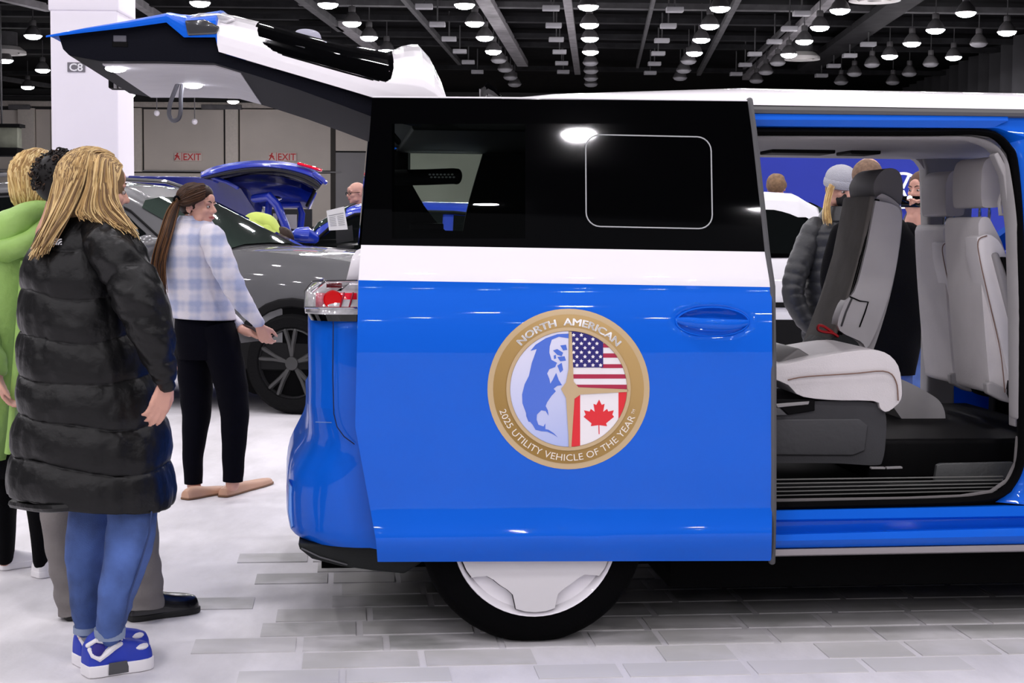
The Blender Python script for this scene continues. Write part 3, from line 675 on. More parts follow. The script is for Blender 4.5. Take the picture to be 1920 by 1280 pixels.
# --- rear quarter and bumper
rearx = [(540, 577), (595, 577), (640, 577), (700, 578), (760, 578), (790, 579), (812, 578), (826, 574), (845, 566), (865, 554), (885, 545), (905, 540), (930, 537), (960, 537), (985, 538), (1000, 541), (1010, 549), (1018, 562)]
def corner_row(py, px):
    p = vl(px, py, .12); xs, z = p.x, p.z
    low = pl([(.62, 1.0), (.75, 0.0)], z) if z < .75 else 0.0
    ybase = body_y(0, z); rc = .17 + .06 * low; ry = .14 + .10 * low
    return xs, z, ybase, rc, ry
rows = []; low_rows = []
for py, px in rearx:
    xs, z, yb, rc, ry = corner_row(py, px)
    # lower edge falls a little towards the door
    row = []
    for x in (.28, -.1, -.3, -.45):
        zz = z
        if py > 1000: zz = z - (py - 1000) / 18 * .02 * (1 if x > -.5 else .5)
        if x > xs + rc: row.append(Vector((x, yb, zz)))
    for k in range(9):
        a = pi / 2 * k / 8
        row.append(Vector((xs + rc - rc * sin(a), yb + ry - ry * cos(a), z)))
    if z < .86:
        row += [Vector((xs - .01, yb + ry + .15, z)), Vector((xs - .03, .99, z)), Vector((xs - .01, 1.98 - yb - ry - .15, z))]
        for k in range(9):
            a = pi / 2 * k / 8; row.append(Vector((xs + rc - rc * cos(a), 1.98 - yb - ry + ry * sin(a), z)))
        row.append(Vector((-.3, 1.98 - yb, z))); low_rows.append(row)
    else: row += [Vector((xs + .01, .24, z)), Vector((xs + .08, .26, z))]; rows.append(row)
V('rear_quarter', MB().grid(rows + [low_rows[0][:len(rows[0])]]), BLUE)
V('rear_bumper', MB().grid(low_rows), BLUE)
V('bumper_step', MB().box((-.73, .22, .66), (-.5, 1.76, .70)), BLACKP, bevel=.01)
# panel gaps on the quarter
GAP = mat('panel_gap', (.002, .01, .06), .7)
def on_quarter(px, py, off=-.003):
    return bp_(px, py, off)
V('panel_gap', MB().tube([on_quarter(px, py) for px, py in [(625, 600), (624, 700), (626, 775), (632, 800), (645, 818), (664, 832)]], .002, 5), GAP)
V('panel_gap', MB().tube([vl(px, py, .03) for px, py in [(592, 791), (626, 792)]], .0018, 5), mat('gap_light', (.1, .2, .5), .4))
V('bumper_corner_vent', MB().prism([vl(px, py, .16) for px, py in [(541, 900), (549, 912), (552, 985), (546, 992), (540, 960)]], (0, .05, 0)), mat('vent_blue_chrome', (.15, .3, .7), .15, metal=.8), bevel=.004)
# white belt section of the quarter and D pillar (behind the door)
mb = MB(); mb.grid([[bp_(px, py, 0) for px, py in r] for r in [[(900, 456), (700, 456), (668, 470)], [(900, 480), (700, 480), (660, 482)], [(900, 530), (700, 530), (648, 530)]]]); V('quarter_belt', mb, WHITE, solid=.01)
mb = MB(); mb.grid([[bp_(740, 190, .01), bp_(720, 190, .01), bp_(703, 190, .01), bp_(703, 190, .2)], [bp_(740, 320, .01), bp_(715, 320, .01), bp_(692, 320, .01), bp_(692, 320, .2)], [bp_(740, 470, .01), bp_(710, 470, .01), bp_(680, 470, .01), bp_(680, 470, .2)]]); V('rear_pillar', mb, GBLACK)
mb = MB(); mb.grid([[Vector((p.x, 1.98 - p.y, p.z)) for p in r] for r in [[bp_(740, 190, .01), bp_(720, 190, .01), bp_(703, 190, .01), bp_(703, 190, .2)], [bp_(740, 320, .01), bp_(715, 320, .01), bp_(692, 320, .01), bp_(692, 320, .2)], [bp_(740, 470, .01), bp_(710, 470, .01), bp_(680, 470, .01), bp_(680, 470, .2)]]]); V('rear_pillar', mb, GBLACK)
# black underside of the bumper
V('bumper_valance', MB().prism([vl(px, py, .09) for px, py in [(558, 1018), (562, 1030), (585, 1048), (640, 1062), (700, 1070), (758, 1076), (790, 1056), (800, 1030), (700, 1020)]], (0, 1.8, 0)), mat('valance_black', (.014, .016, .016), .55, spec=.2, bump=.2, bscale=200), bevel=.012)
V('valance_lip', MB().tube([vl(px, py, .085) for px, py in [(566, 1028), (600, 1044), (650, 1058)]], .003, 5), GREYP)

# tail lamp, wrapping the corner
xs = vl(571, 560, .1).x
def lamp_row(py, x_in=0.0, out=.0):
    p = vl(575, py, .1); z = p.z; yb = body_y(0, z) - .02 - out; x0 = xs + x_in; row = [Vector((vl(672, py, yb).x + .12, yb, z)), Vector((vl(640, py, yb).x, yb, z))]
    for k in range(9):
        a = pi / 2 * k / 8; row.append(Vector((x0 + .10 - .10 * sin(a), yb + .09 - .09 * cos(a), z)))
    row += [Vector((x0 + .0, .30, z))]; return row
tl = V('tail_lamp', MB().grid([lamp_row(524, .06), lamp_row(527, .05), lamp_row(543, .004), lamp_row(548), lamp_row(576), lamp_row(586, .002)]), CLEARL)
def lens(pxs, py0, py1, off, m, name):
    mb = MB(); mb.grid([[vl(px, py, body_y(0, 1.15) - .022 - off + .0) for px in pxs] for py in (py0, py1)]); return V(name, mb, m, tl, solid=.004)
lens((612, 640, 669), 549, 575, .002, RED, 'red_lens'); lens((592, 602, 612), 549, 575, .0015, mat('pink_lens', (.55, .16, .2), .15, coat=1), 'reflector_lens')
mb = MB().lathe([(0, .0), (.026, .0), (.030, .004)], Matrix.Translation(vl(624, 561, body_y(0, 1.15) - .03)) @ Matrix.Rotation(pi / 2, 4, 'X'), 20); V('round_lamp', mb, mat('deep_red', (.6, .002, .004), .1, coat=1, emit=(1, 0, .01), es=.05), tl)
for px in (638, 655): V('lens_rib', MB().tube([vl(px, 575, -.0), vl(px + 7, 549, -.0)], .003, 5), mat('rib_red', (.3, .01, .03), .2), tl)
lens((612, 640, 641), 530, 539, .0, mat('dark_red_lens', (.10, .005, .01), .1, coat=1), 'upper_lens')
lens((573, 590, 669), 577, 585, .001, mat('chrome_grey', (.36, .35, .36), .25, metal=.6), 'chrome_strip')
V('lamp_base', MB().grid([lamp_row(586, .008, -.004), lamp_row(599, .02, -.012)]), GBLACK, tl)
V('lamp_frame', MB().tube([vl(px, py, -.005) for px, py in [(669, 526), (600, 527), (586, 528), (572, 546), (571, 576), (669, 577)]], .003, 6), CHROME, tl)
V('lamp_frame', MB().tube([vl(px, py, -.008) for px, py in [(586, 546), (610, 527)]], .004, 6), CHROME, tl)

# --- wheels
def wheel(x, parent_name='rear_wheel', side=1):
    y0 = -.015; M = Matrix.Translation((x, 0, .366)) @ Matrix.Rotation(pi / 2, 4, 'X')   # lathe axis -> -y
    W = lambda pr, n=64: MB().lathe([(r, -h) for r, h in pr], M, n)
    ty = W([(.265, -.002 + .0), (.285, .0), (.33, -.006 + .006), (.352, .012), (.366, .04), (.374, .07), (.374, .20), (.36, .24), (.30, .26), (.262, .24)])
    ty.v = [(a, b + y0 + .012, max(c, .004)) for a, b, c in ty.v]
    root = V(parent_name, ty, RUBBER)
    mb = W([(.273, .004), (.270, -.006), (.262, -.002), (.250, .022), (.20, .028), (.0, .03)]); mb.v = [(a, b + y0 + .01, c) for a, b, c in mb.v]
    V('rim', mb, WHITE, root)
    # star-shaped cover plate with five tabs
    def star(g):
        pts = []
        for k in range(5):
            a0 = -90 + 72 * k
            for da, r in ((-36, .200), (-28, .200), (-21, .208), (-15.5, .244), (-15, .250), (-8, .253), (0, .254), (8, .253), (15, .250), (15.5, .244), (21, .208), (28, .200)):
                a = math.radians(a0 + da - (2 if 0 else 0)); pts.append(((r + g) * cos(a), (r + g) * sin(a)))
        return pts
    V('cover_gap', MB().prism([Vector((x + u, y0 - .0015 + .012, .366 + v)) for u, v in star(.0035)], (0, .02, 0)), BLACKP, root, fixn=True)
    V('wheel_cover', MB().prism([Vector((x + u, y0 - .012 + .006, .366 + v)) for u, v in star(0)], (0, .02, 0)), mat('cover_white', (.70, .68, .69), .35, coat=.3), root, bevel=.003)
    mb = MB().lathe([(.0, .012), (.035, .010), (.055, .0)], Matrix.Translation((x, y0 - .006, .366)) @ Matrix.Rotation(pi / 2, 4, 'X'), 24); V('hub_cap', mb, mat('hub_grey', (.5, .5, .52), .3, metal=.3), root)
    return root
wheel(0); wheel(3.24, 'front_wheel')
for xx in (0, 3.24):
    mb = MB().lathe([(.24, 0), (.37, .02), (.374, .05), (.374, .18), (.35, .22), (.2, .22), (0, .2)], Matrix.Translation((xx, 1.96, .372)) @ Matrix.Rotation(pi / 2, 4, 'X'), 32)
    mb.v = [(a, b, max(c, .004)) for a, b, c in mb.v]; V('far_wheel', mb, RUBBER)
V('wheel_housing', MB().grid([[Vector((.45 * cos(a), y, .40 + .45 * sin(a))) for a in [pi * k / 16 for k in range(17)]] for y in (.01, .35)]), RUBBER)

# --- sliding door
door = V('sliding_door', (lambda mb: ([patch(mb, (672 + 0, 525), (1447, 538), (1448.5, 800), (666, 800), 80, 36), patch(mb, (666, 800), (1448.5, 800), (1447, 1013), (705, 1013), 80, 30), patch(mb, (705, 1013), (1447, 1013), (1446, 1051), (708, 1053), 80, 6)], mb)[1])(MB()), BLUE, solid=.0, smooth=50)
# recessed handle bowl: pull the vertices near the handle inward
hc = dp(1336, 603); me = door.data
for v in me.vertices:
    d = ((v.co.x - hc.x) / .128) ** 2 + ((v.co.z - hc.z) / .049) ** 2
    if d < 1: v.co.y += .035 * (1 - d ** 1.5)
me.update()
D = lambda name, mb, m, **k: V(name, mb, m, door, **k)
mb = MB(); patch(mb, (677, 459), (1437, 472), (1447, 538), (672, 525), 60, 8); D('white_belt', mb, WHITE, smooth=60)
mb = MB(); patch(mb, (668, 520), (674, 520), (712, 1053), (706, 1053), 2, 20, off=.03)
mb = MB(); patch(mb, (682, 474), (1434, 486), (1440, 1046), (715, 1048), 12, 16, off=.055); D('door_inner_panel', mb, mat('door_inner_black', (.002, .002, .002), .9, spec=.05), smooth=60)
# black upper glass in panes around two windows
X0, X1, X2, X3 = 735, 985, 1098, 1336; Y0_, Y1_ = 232, 447
def ux(px, py):   # pixel on the black field
    return (px, py)
def fieldL(py): return pl([(183, 698), (459, 677)], py)
def fieldR(py): return pl([(190, 1405), (472, 1437)], py)
mb = MB()
def fpatch(a, b, c, d, nu, nv): patch(mb, a, b, c, d, nu, nv)
fpatch((698, 183), (1405, 190), (fieldR(Y0_), Y0_), (fieldL(Y0_), Y0_), 60, 6)
fpatch((fieldL(Y0_), Y0_), (X0, Y0_), (X0, Y1_), (fieldL(Y1_), Y1_), 6, 16)
fpatch((X1, Y0_), (X2, Y0_), (X2, Y1_), (X1, Y1_), 10, 16)
fpatch((X3, Y0_), (fieldR(Y0_), Y0_), (fieldR(Y1_), Y1_), (X3, Y1_), 8, 16)
fpatch((fieldL(Y1_), Y1_), (fieldR(Y1_), Y1_), (1437, 472), (677, 459), 60, 3)
D('black_glass', mb, GBLACK, smooth=60)
PRIV = glass_mat('privacy_glass', (.80, .92, .85))
mb = MB(); patch(mb, (X0, Y0_), (X1, Y0_), (X1, Y1_), (X0, Y1_), 20, 14); D('window_pane', mb, PRIV, smooth=60)
mb = MB(); patch(mb, (X2, Y0_), (X3, Y0_), (X3, Y1_), (X2, Y1_), 20, 14); D('sliding_pane', mb, GBLACK, smooth=60)
loop = [(lerp(1098, 1101, 0) + (u - 1098) * 1.0 + pl([(250, 0), (428, 3)], v) * (1 if u > 1200 else .4), v + (u - 1098) / 235 * 5) for u, v in rrect(1098, 252, 1333, 424, 26, 6)]
pts = [dp(px, py, -.002) for px, py in loop]; pts.append(pts[0])
D('pane_edge', MB().tube(pts, .0022, 6, rnd=False), mat('pane_edge_grey', (.42, .43, .44), .4))
mb = MB().tube([dp(px, py, .012) for px, py in [(1405, 190), (1413, 250), (1424, 350), (1437, 472), (1447, 538), (1449, 700), (1449, 800), (1449, 950), (1447, 1051)]], (.012, .02), 8, side=(0, 1, 0)); D('door_edge_seal', mb, GREYP)
mb = MB().tube([dp(px, py, .004) for px, py in [(700, 182), (1000, 184), (1404, 189)]], .003, 6); D('top_edge', mb, WHITE)
# handle
def hx(px, py, off): q = dp(px, py); return Vector((q.x, -.085 + prof(q.z) + off, q.z))
mb = MB()
bar = cr([(1268, 600, .004, .008), (1290, 603, -.008, .015), (1315, 606, -.016, .0175), (1336, 607, -.018, .018), (1360, 608, -.016, .0175), (1384, 607, -.008, .015), (1404, 604, .004, .008)], 24)
mb.tube([hx(a, b, c) for a, b, c, r in bar], [(r, r * .55) for a, b, c, r in bar], 14, side=(0, 1, 0)); D('door_handle', mb, BLUE)
rim = [(1336 + 68 * cos(a), 603 + 27 * sin(a)) for a in [2 * pi * k / 40 for k in range(41)]]
D('handle_rim', MB().tube([hx(px, py, .002) for px, py in rim], .0035, 6, rnd=False), BLUE)

# --- round award emblem printed on the door
ER = 152.0
def ep(u, v, lay): return dp(1066 + ER * u, 729 - ER * .99 * v, -.0012 - .0006 * lay)
def cq(cx, cy): return ((cx - 677) / 557, (652 - cy) / 557)
def disc_ring(r0, r1, lay, name, m, n=72):
    mb = MB(); mb.grid([[ep(r * cos(2 * pi * k / n), r * sin(2 * pi * k / n), lay) for k in range(n)] for r in [r0 + (r1 - r0) * t / 8 for t in range(9)]], close=True); return D(name, mb, m)
def epoly(mb, pts, lay):
    if len(pts) < 3: return
    P = [Vector((u, v, 0)) for u, v in pts]; todo = [tuple(P[i] for i in t) for t in tessellate_polygon([P])]
    while todo:
        a, b, c = todo.pop(); e = [((a - b).length, a, b, c), ((b - c).length, b, c, a), ((c - a).length, c, a, b)]
        L, p, q, r = max(e, key=lambda t: t[0])
        if L > .16: m_ = (p + q) / 2; todo += [(p, m_, r), (m_, q, r)]
        else: mb.add([ep(x.x, x.y, lay) for x in (a, b, c)], [(0, 1, 2)])
def grad_mat(name, c0, c1, axis, s):
    m = mat(name, c0, .35); nt = m.node_tree; b = nt.nodes['Principled BSDF']; tc = nt.nodes.new('ShaderNodeTexCoord'); sp_ = nt.nodes.new('ShaderNodeVectorMath'); sp_.operation = 'DOT_PRODUCT'
    c_ = dp(1066, 729); sp_.inputs[1].default_value = axis; r = nt.nodes.new('ShaderNodeMapRange'); d0 = Vector(axis).dot(c_)
    r.inputs[1].default_value = d0 - s; r.inputs[2].default_value = d0 + s; mx = nt.nodes.new('ShaderNodeMix'); mx.data_type = 'RGBA'
    mx.inputs[6].default_value = (*c0, 1); mx.inputs[7].default_value = (*c1, 1)
    nt.links.new(tc.outputs['Object'], sp_.inputs[0]); nt.links.new(sp_.outputs['Value'], r.inputs[0]); nt.links.new(r.outputs[0], mx.inputs[0]); nt.links.new(mx.outputs[2], b.inputs['Base Color']); return m
GOLD = grad_mat('gold_print', (.30, .17, .03), (.52, .34, .13), (.5, 0, .9), .27); PGOLD = mat('pale_gold_print', (.56, .41, .23), .35)
disc_ring(.0, 1.0, 0, 'emblem_disc', PGOLD); disc_ring(.765, .93, 1, 'emblem_ring', GOLD)
RIN = .72; CIRC = [(RIN * cos(2 * pi * k / 64), RIN * sin(2 * pi * k / 64)) for k in range(64)]
def box_(x0, y0, x1, y1):
    a, b = cq(x0, y0), cq(x1, y1); return [(a[0], b[1]), (b[0], b[1]), (b[0], a[1]), (a[0], a[1])]
def boxes(name, m, lst, lay, reg=CIRC):
    mb = MB()
    for b in lst: epoly(mb, clip(box_(*b) if len(b) == 4 and not isinstance(b[0], tuple) else b, reg), lay)
    return D(name, mb, m)
OCEAN = grad_mat('globe_ocean', (.86, .83, .92), (.30, .40, .78), (.35, 0, -.9), .3)
boxes('emblem_globe', OCEAN, [(200, 200, 677, 1100)], 1)
land = [(677, 268), (600, 272), (520, 300), (450, 345), (415, 388), (458, 375), (450, 400), (425, 470), (405, 560), (375, 620), (358, 690), (360, 750), (378, 800), (405, 870), (430, 900), (450, 935), (490, 945), (530, 948), (570, 965), (604, 988), (575, 958), (540, 935), (518, 930), (518, 890), (505, 912), (470, 900), (458, 865), (460, 830), (490, 800), (520, 805), (540, 838), (535, 800), (520, 770), (530, 745), (560, 700), (590, 668), (575, 650), (600, 630), (632, 625), (610, 590), (592, 540), (570, 585), (552, 615), (545, 580), (530, 545), (545, 515), (585, 500), (598, 470), (560, 450), (545, 400), (548, 355), (562, 310), (610, 290), (677, 300)]
LANDM = mat('globe_land', (.075, .17, .66), .35)
mb = MB(); epoly(mb, clip([cq(*p) for p in land], CIRC), 2)
for isl in ([(570, 385), (600, 375), (640, 400), (630, 425), (600, 415)], [(600, 430), (650, 425), (660, 455), (620, 460)], [(620, 350), (660, 345), (668, 380), (640, 385)], [(600, 490), (630, 470), (640, 520), (620, 540)], [(575, 420), (590, 415), (592, 440), (578, 445)], [(385, 800), (395, 840), (412, 880), (402, 880), (386, 840)]):
    epoly(mb, [cq(*p) for p in isl], 2)
D('emblem_land', mb, LANDM)
FW = mat('flag_white', (.86, .82, .84), .4); FR = mat('flag_dark_red', (.42, .015, .06), .4); FN = mat('flag_navy', (.018, .012, .16), .4); FR2 = mat('flag_red', (.74, .02, .03), .4)
boxes('flag_field', FW, [(690, 240, 1110, 652), (690, 660, 1110, 1080)], 1)
boxes('flag_stripes', FR, [(900, 335, 1100, 365), (900, 405, 1100, 435), (900, 480, 1100, 507), (690, 550, 1100, 580), (690, 622, 1100, 652)], 2)
boxes('flag_canton', FN, [(690, 240, 915, 503)], 3)
mb = MB()
for k, cy in enumerate((278, 307, 337, 367, 398, 428, 458, 487)):
    for cx in ((735, 790, 845, 897) if k % 2 else (712, 765, 820, 872)):
        if k == 0 and cx > 790 or (k == 1 and cx > 850) or (k % 2 == 1 and cx == 897 and k < 5): continue
        pts = []
        for i in range(10):
            r = 14 if i % 2 == 0 else 7.5; a = pi / 2 + i * pi / 5; pts.append(cq(cx + r * cos(a), cy - r * sin(a)))
        epoly(mb, clip(pts, CIRC), 4)
D('flag_stars', mb, FW)
leaf = [(887, 725), (868, 762), (848, 755), (857, 810), (830, 790), (822, 808), (783, 800), (795, 830), (780, 845), (835, 890), (830, 910), (882, 903), (884, 965), (890, 965), (889, 903), (942, 910), (935, 890), (990, 845), (978, 830), (988, 800), (950, 808), (942, 790), (915, 810), (925, 755), (905, 762)]
mb = MB()
for b in ((690, 690, 757, 1080), (1020, 672, 1110, 1000)): epoly(mb, clip(box_(*b), CIRC), 2)
epoly(mb, [cq(*p) for p in leaf], 2); D('maple_leaf_flag', mb, FR2)
mb = MB()
for pts in ([(683, 255), (699, 255), (712, 600), (745, 640), (1088, 655), (1088, 672), (760, 690), (718, 720), (696, 1060), (682, 1060), (660, 715), (625, 652), (660, 605), (680, 500)],):
    epoly(mb, [cq(*p) for p in pts], 5)
D('emblem_star', mb, PGOLD)
disc_ring(.725, .768, 5, 'emblem_inner_ring', PGOLD)
def arc_text(body, r0, size_h, a0, a1, top, bold):
    vs, fs, wd, h = text_mesh(body, 1, bold); span = math.radians(abs(a1 - a0)); rm = r0
    kx = rm * span / wd; ky = size_h / h; am = math.radians((a0 + a1) / 2); out = []
    for v in vs:
        s_ = (v.x - wd / 2) * kx / rm
        if top: a = am - s_; r = r0 + v.y * ky
        else: a = am + s_; r = r0 - v.y * ky
        out.append(ep(r * cos(a), r * sin(a), 3))
    return MB().add(out, fs)
LET = mat('letter_cream', (.85, .78, .68), .4); LETW = mat('letter_white', (.88, .87, .86), .4)
mb = MB()
for da, dr in ((-.35, 0), (0, -.003), (.35, 0), (0, .003)):
    t_ = arc_text('NORTH  AMERICAN', .795 + dr, .085, 137 + da, 42 + da, True, .0); mb.add(t_.v, t_.f)
D('lettering', mb, LETW, fixn=False)
mb = arc_text('2025 UTILITY VEHICLE OF THE YEAR', .895, .082, 197.5, 337, False, .0); t_ = arc_text('TM', .865, .035, 338.5, 342.5, False, .0); mb.add(t_.v, t_.f)
D('lettering', mb, LET, fixn=False)

# --- tailgate, raised
NE = [(86, 70, .10), (160, 61, .22), (240, 52, .30), (312, 42, .36), (345, 70, .64), (404, 70, .74), (410, 97, .94), (480, 118, .99), (555, 140, 1.0), (640, 165, 1.03), (700, 183, 1.1), (730, 192, 1.13), (748, 197, 1.22), (770, 204, 1.38), (795, 211, 1.44), (815, 217, 1.28), (832, 222, .95), (845, 226, .5), (849, 228, .25)]
GL = 1.52; GY = .17
LATS = [(0, 0), (.0, .03), (.002, .058), (.012, .075), (.035, .093), (.07, .112), (.13, .135), (.22, .156), (.34, .176), (.5, .193), (.65, .203), (.76, .206)]
LATS = LATS + [(GL - l, h) for l, h in LATS[-2::-1]]
def ne_at(px):
    return pl([(a, (b, c)) for a, b, c in NE], px)
sts = [86, 110, 160, 200, 240, 280, 312, 320, 345, 360, 380, 404, 410, 425, 445, 480, 486, 495, 520, 555, 600, 640, 670, 700, 718, 730, 738, 745, 752, 762, 780, 795, 805, 815, 824, 832, 839, 845, 849]
Grid = []
for px in sts:
    py, k = ne_at(px); p = vl(px, py, GY)
    row = [Vector((p.x, GY + l, p.z + h * k)) for l, h in LATS]; Grid.append(row)
def dense(G_, keys, k):
    out, kk = [], []
    for i in range(len(G_) - 1):
        for t in range(k):
            u = t / k; out.append([a.lerp(b, u) for a, b in zip(G_[i], G_[i + 1])]); kk.append(lerp(keys[i], keys[i + 1], u))
    out.append(G_[-1]); kk.append(keys[-1]); return out, kk
Coarse = Grid
Grid, sts2 = dense(Grid, sts, 8)
T_, lats2 = dense([list(c) for c in zip(*Grid)], [l + h * .02 for l, h in LATS], 10)
Grid = [list(c) for c in zip(*T_)]
gate_parts = {'blue': MB(), 'white': MB(), 'glass': MB()}
def zone(px, jj):
    if px < 407: return 'blue'
    t = pl([(469, 150), (472, 90), (477, 60), (484, 40), (494, 27), (510, 19), (530, 17), (700, 17), (724, 19), (733, 26), (739, 45), (743, 150)], px) if px > 469 else 999
    return 'glass' if jj >= t else 'white'
for i in range(len(sts2) - 1):
    for j in range(len(lats2) - 1):
        zc_ = zone((sts2[i] + sts2[i + 1]) / 2, min(j, len(lats2) - 2 - j))
        gate_parts[zc_].add([Grid[i][j], Grid[i][j + 1], Grid[i + 1][j + 1], Grid[i + 1][j]], [(0, 1, 2, 3)])
gate = V('tailgate', gate_parts['white'], WHITE, smooth=50)
G = lambda name, mb, m, **k: V(name, mb, m, gate, **k)
G('lower_panel', gate_parts['blue'], BLUE, smooth=35); G('rear_window', gate_parts['glass'], GBLACK, smooth=60)
# inner trim slab
top = [(110, 67), (160, 61), (240, 52), (312, 42), (345, 71), (404, 72), (410, 98), (480, 119), (555, 141), (640, 166), (700, 184), (790, 210)]
bot = [(790, 240), (700, 220), (640, 197), (560, 168), (480, 142), (400, 118), (300, 115), (190, 115), (130, 104), (118, 92)]
DGATE = mat('gate_trim_black', (.003, .0035, .008), .6, spec=.1, bump=.2, bscale=150)
nL = [vl(px, py, GY + .03) for px, py in top + bot]
G('inner_trim', MB().prism(nL, (0, GL - .06, 0)), DGATE, bevel=.006)
# pale lower lining
q = [vl(px, py + 1, GY + .10) for px, py in [(192, 115), (300, 115), (400, 118), (452, 132), (452, 138), (400, 124), (300, 121), (192, 121)]]
GTRIM = mat('gate_lining_grey', (.62, .60, .63), .55, var=.04, bump=.1, bscale=200)
G('inner_lining', MB().prism(q, (0, GL - .2, 0)), GTRIM, bevel=.01)
G('latch', MB().box(tuple(vl(203, 165, GY + GL - .12)), tuple(vl(230, 146, GY + GL - .12) + Vector((0, .1, 0)))), BLACKP, bevel=.006)
for px in (213, 222): G('latch_plate', MB().box(tuple(vl(px, 165, GY + GL - .14)), tuple(vl(px + 6, 152, GY + GL - .14) + Vector((0, .02, 0)))), LGREY, bevel=.002)
for px, py, lat in ((217, 119, .16), (362, 128, .8)):
    zb_ = vl(px, 122, GY + .1).z - .004
    y_ = GY + lat
    d = ray(px, 113 if lat < .5 else 158); 
    # meet the lining's underside
    lo, hi = GY + .1, GY + GL - .1
    best = min([lo + (hi - lo) * t / 60 for t in range(61)], key=lambda yy: abs(vl(px, 113 if lat < .5 else 158, yy).z - vl(px, pl([(192, 121), (300, 121), (400, 124), (452, 138)], px), GY + .1).z))
    best = max(best, GY + .2)
    zz = vl(px, pl([(192, 121), (300, 121), (400, 124), (452, 138)], px), GY + .1).z
    xx = vl(px, 113 if lat < .5 else 158, best).x
    G('cargo_lamp', MB().ell((xx, best, zz - .004), (.035, .05, .012)), PORTE)
strap_pts = [vl(px, py, GY + .8) for px, py in [(346, 136), (343, 155), (339, 180), (339, 205), (335, 222), (324, 226), (317, 215), (319, 195), (327, 172), (336, 150)]]
G('pull_loop', MB().tube(cr([tuple(p) for p in strap_pts], 40), (.008, .012), 6), mat('loop_grey', (.15, .15, .17), .6))
G('gate_handle', MB().box(tuple(vl(212, 78, GY + .025)), tuple(vl(237, 66, GY + .025) + Vector((0, .03, 0)))), mat('handle_grey', (.10, .10, .12), .5), bevel=.004)
G('gate_handle_recess', MB().box(tuple(vl(210, 88, GY + .028)), tuple(vl(240, 78, GY + .028) + Vector((0, .03, 0)))), BLACKP, bevel=.003)
# gate tail lamp in its recess, lamp lens above
G('gate_tail_lamp', MB().prism([vl(px, py, GY - .004) for px, py in [(346, 38), (384, 36), (412, 50), (406, 64), (352, 67)]], (0, .05, 0)), mat('lamp_smoke', (.05, .05, .055), .12, coat=1), bevel=.006)
tlp = [vl(px, py, GY + .06) for px, py in [(352, 34), (372, 24), (410, 24), (440, 33), (424, 44), (396, 38)]]
G('gate_lamp_lens', MB().prism(tlp, (0, GL - .2, 0)), CLEARL, bevel=.008)
# wiper pivot cap and arm on the window
zt = Coarse[sts.index(555)][11].z
wp = vl(575, 60, GY + .70)
G('wiper_cap', MB().prism([vl(px, py, GY + .6) for px, py in cr([(552, 66), (556, 57), (572, 54), (590, 57), (600, 64), (602, 78), (590, 79), (570, 74), (553, 70)], 24)], (0, .12, 0)), mat('wiper_cap_pale', (.62, .62, .75), .3, coat=.5), bevel=.012)
G('wiper_arm', MB().tube([vl(px, py, GY + .58) for px, py in [(600, 78), (640, 88), (690, 103)]], (.006, .01), 6), BLACKP)
G('wiper_arm', MB().tube([vl(px, py, GY + .05) for px, py in [(500, 76), (530, 82), (570, 90)]], (.004, .006), 6), CHROME)
for y_ in (GY + .06, GY + GL - .06):
    a = vl(690, 200, y_); b = vl(800, 330, y_ + .04); G('gas_strut', MB().tube([a, a.lerp(b, .5)], .012, 8), BLACKP)
# roof antenna
ant = [vl(px, py, .8) for px, py in [(905, 181), (907, 172), (914, 167), (924, 172), (934, 180)]]
V('roof_antenna', MB().tube(ant, [.012, .02, .026, .02, .01], 8), GBLACK)
# ---------------------------------------------------------------- other cars
def place(fx, fy, lx, ly, yaw):
    """matrix that puts local point (lx, ly, 0) at world ground (fx, fy), x axis turned by yaw"""
    Rm = Matrix.Rotation(yaw, 4, 'Z'); p = Rm @ Vector((lx, ly, 0)); return Matrix.Translation((fx - p.x, fy - p.y, 0)) @ Rm
CLAD = mat('dark_cladding', (.006, .006, .0065), .7, spec=.15, bump=.1)
DGLASS = glass_mat('dark_car_glass', (.10, .12, .11)); WSG = glass_mat('windscreen_glass', (.42, .52, .46))
CARIN = mat('car_interior', (.012, .012, .013), .8)
def lower_ring(x, wd, zl, zt, crown=.03):
    h = zt - zl
    half = [(.8 * wd, zl), (.97 * wd, zl + .06), (wd, zl + .25 * h), (wd, zl + .55 * h), (.985 * wd, zl + .72 * h), (.955 * wd, zl + .9 * h), (.90 * wd, zt), (.5 * wd, zt + crown * .8), (0, zt + crown)]
    return [Vector((x, -y, z)) for y, z in half] + [Vector((x, y, z)) for y, z in half[-2::-1]]
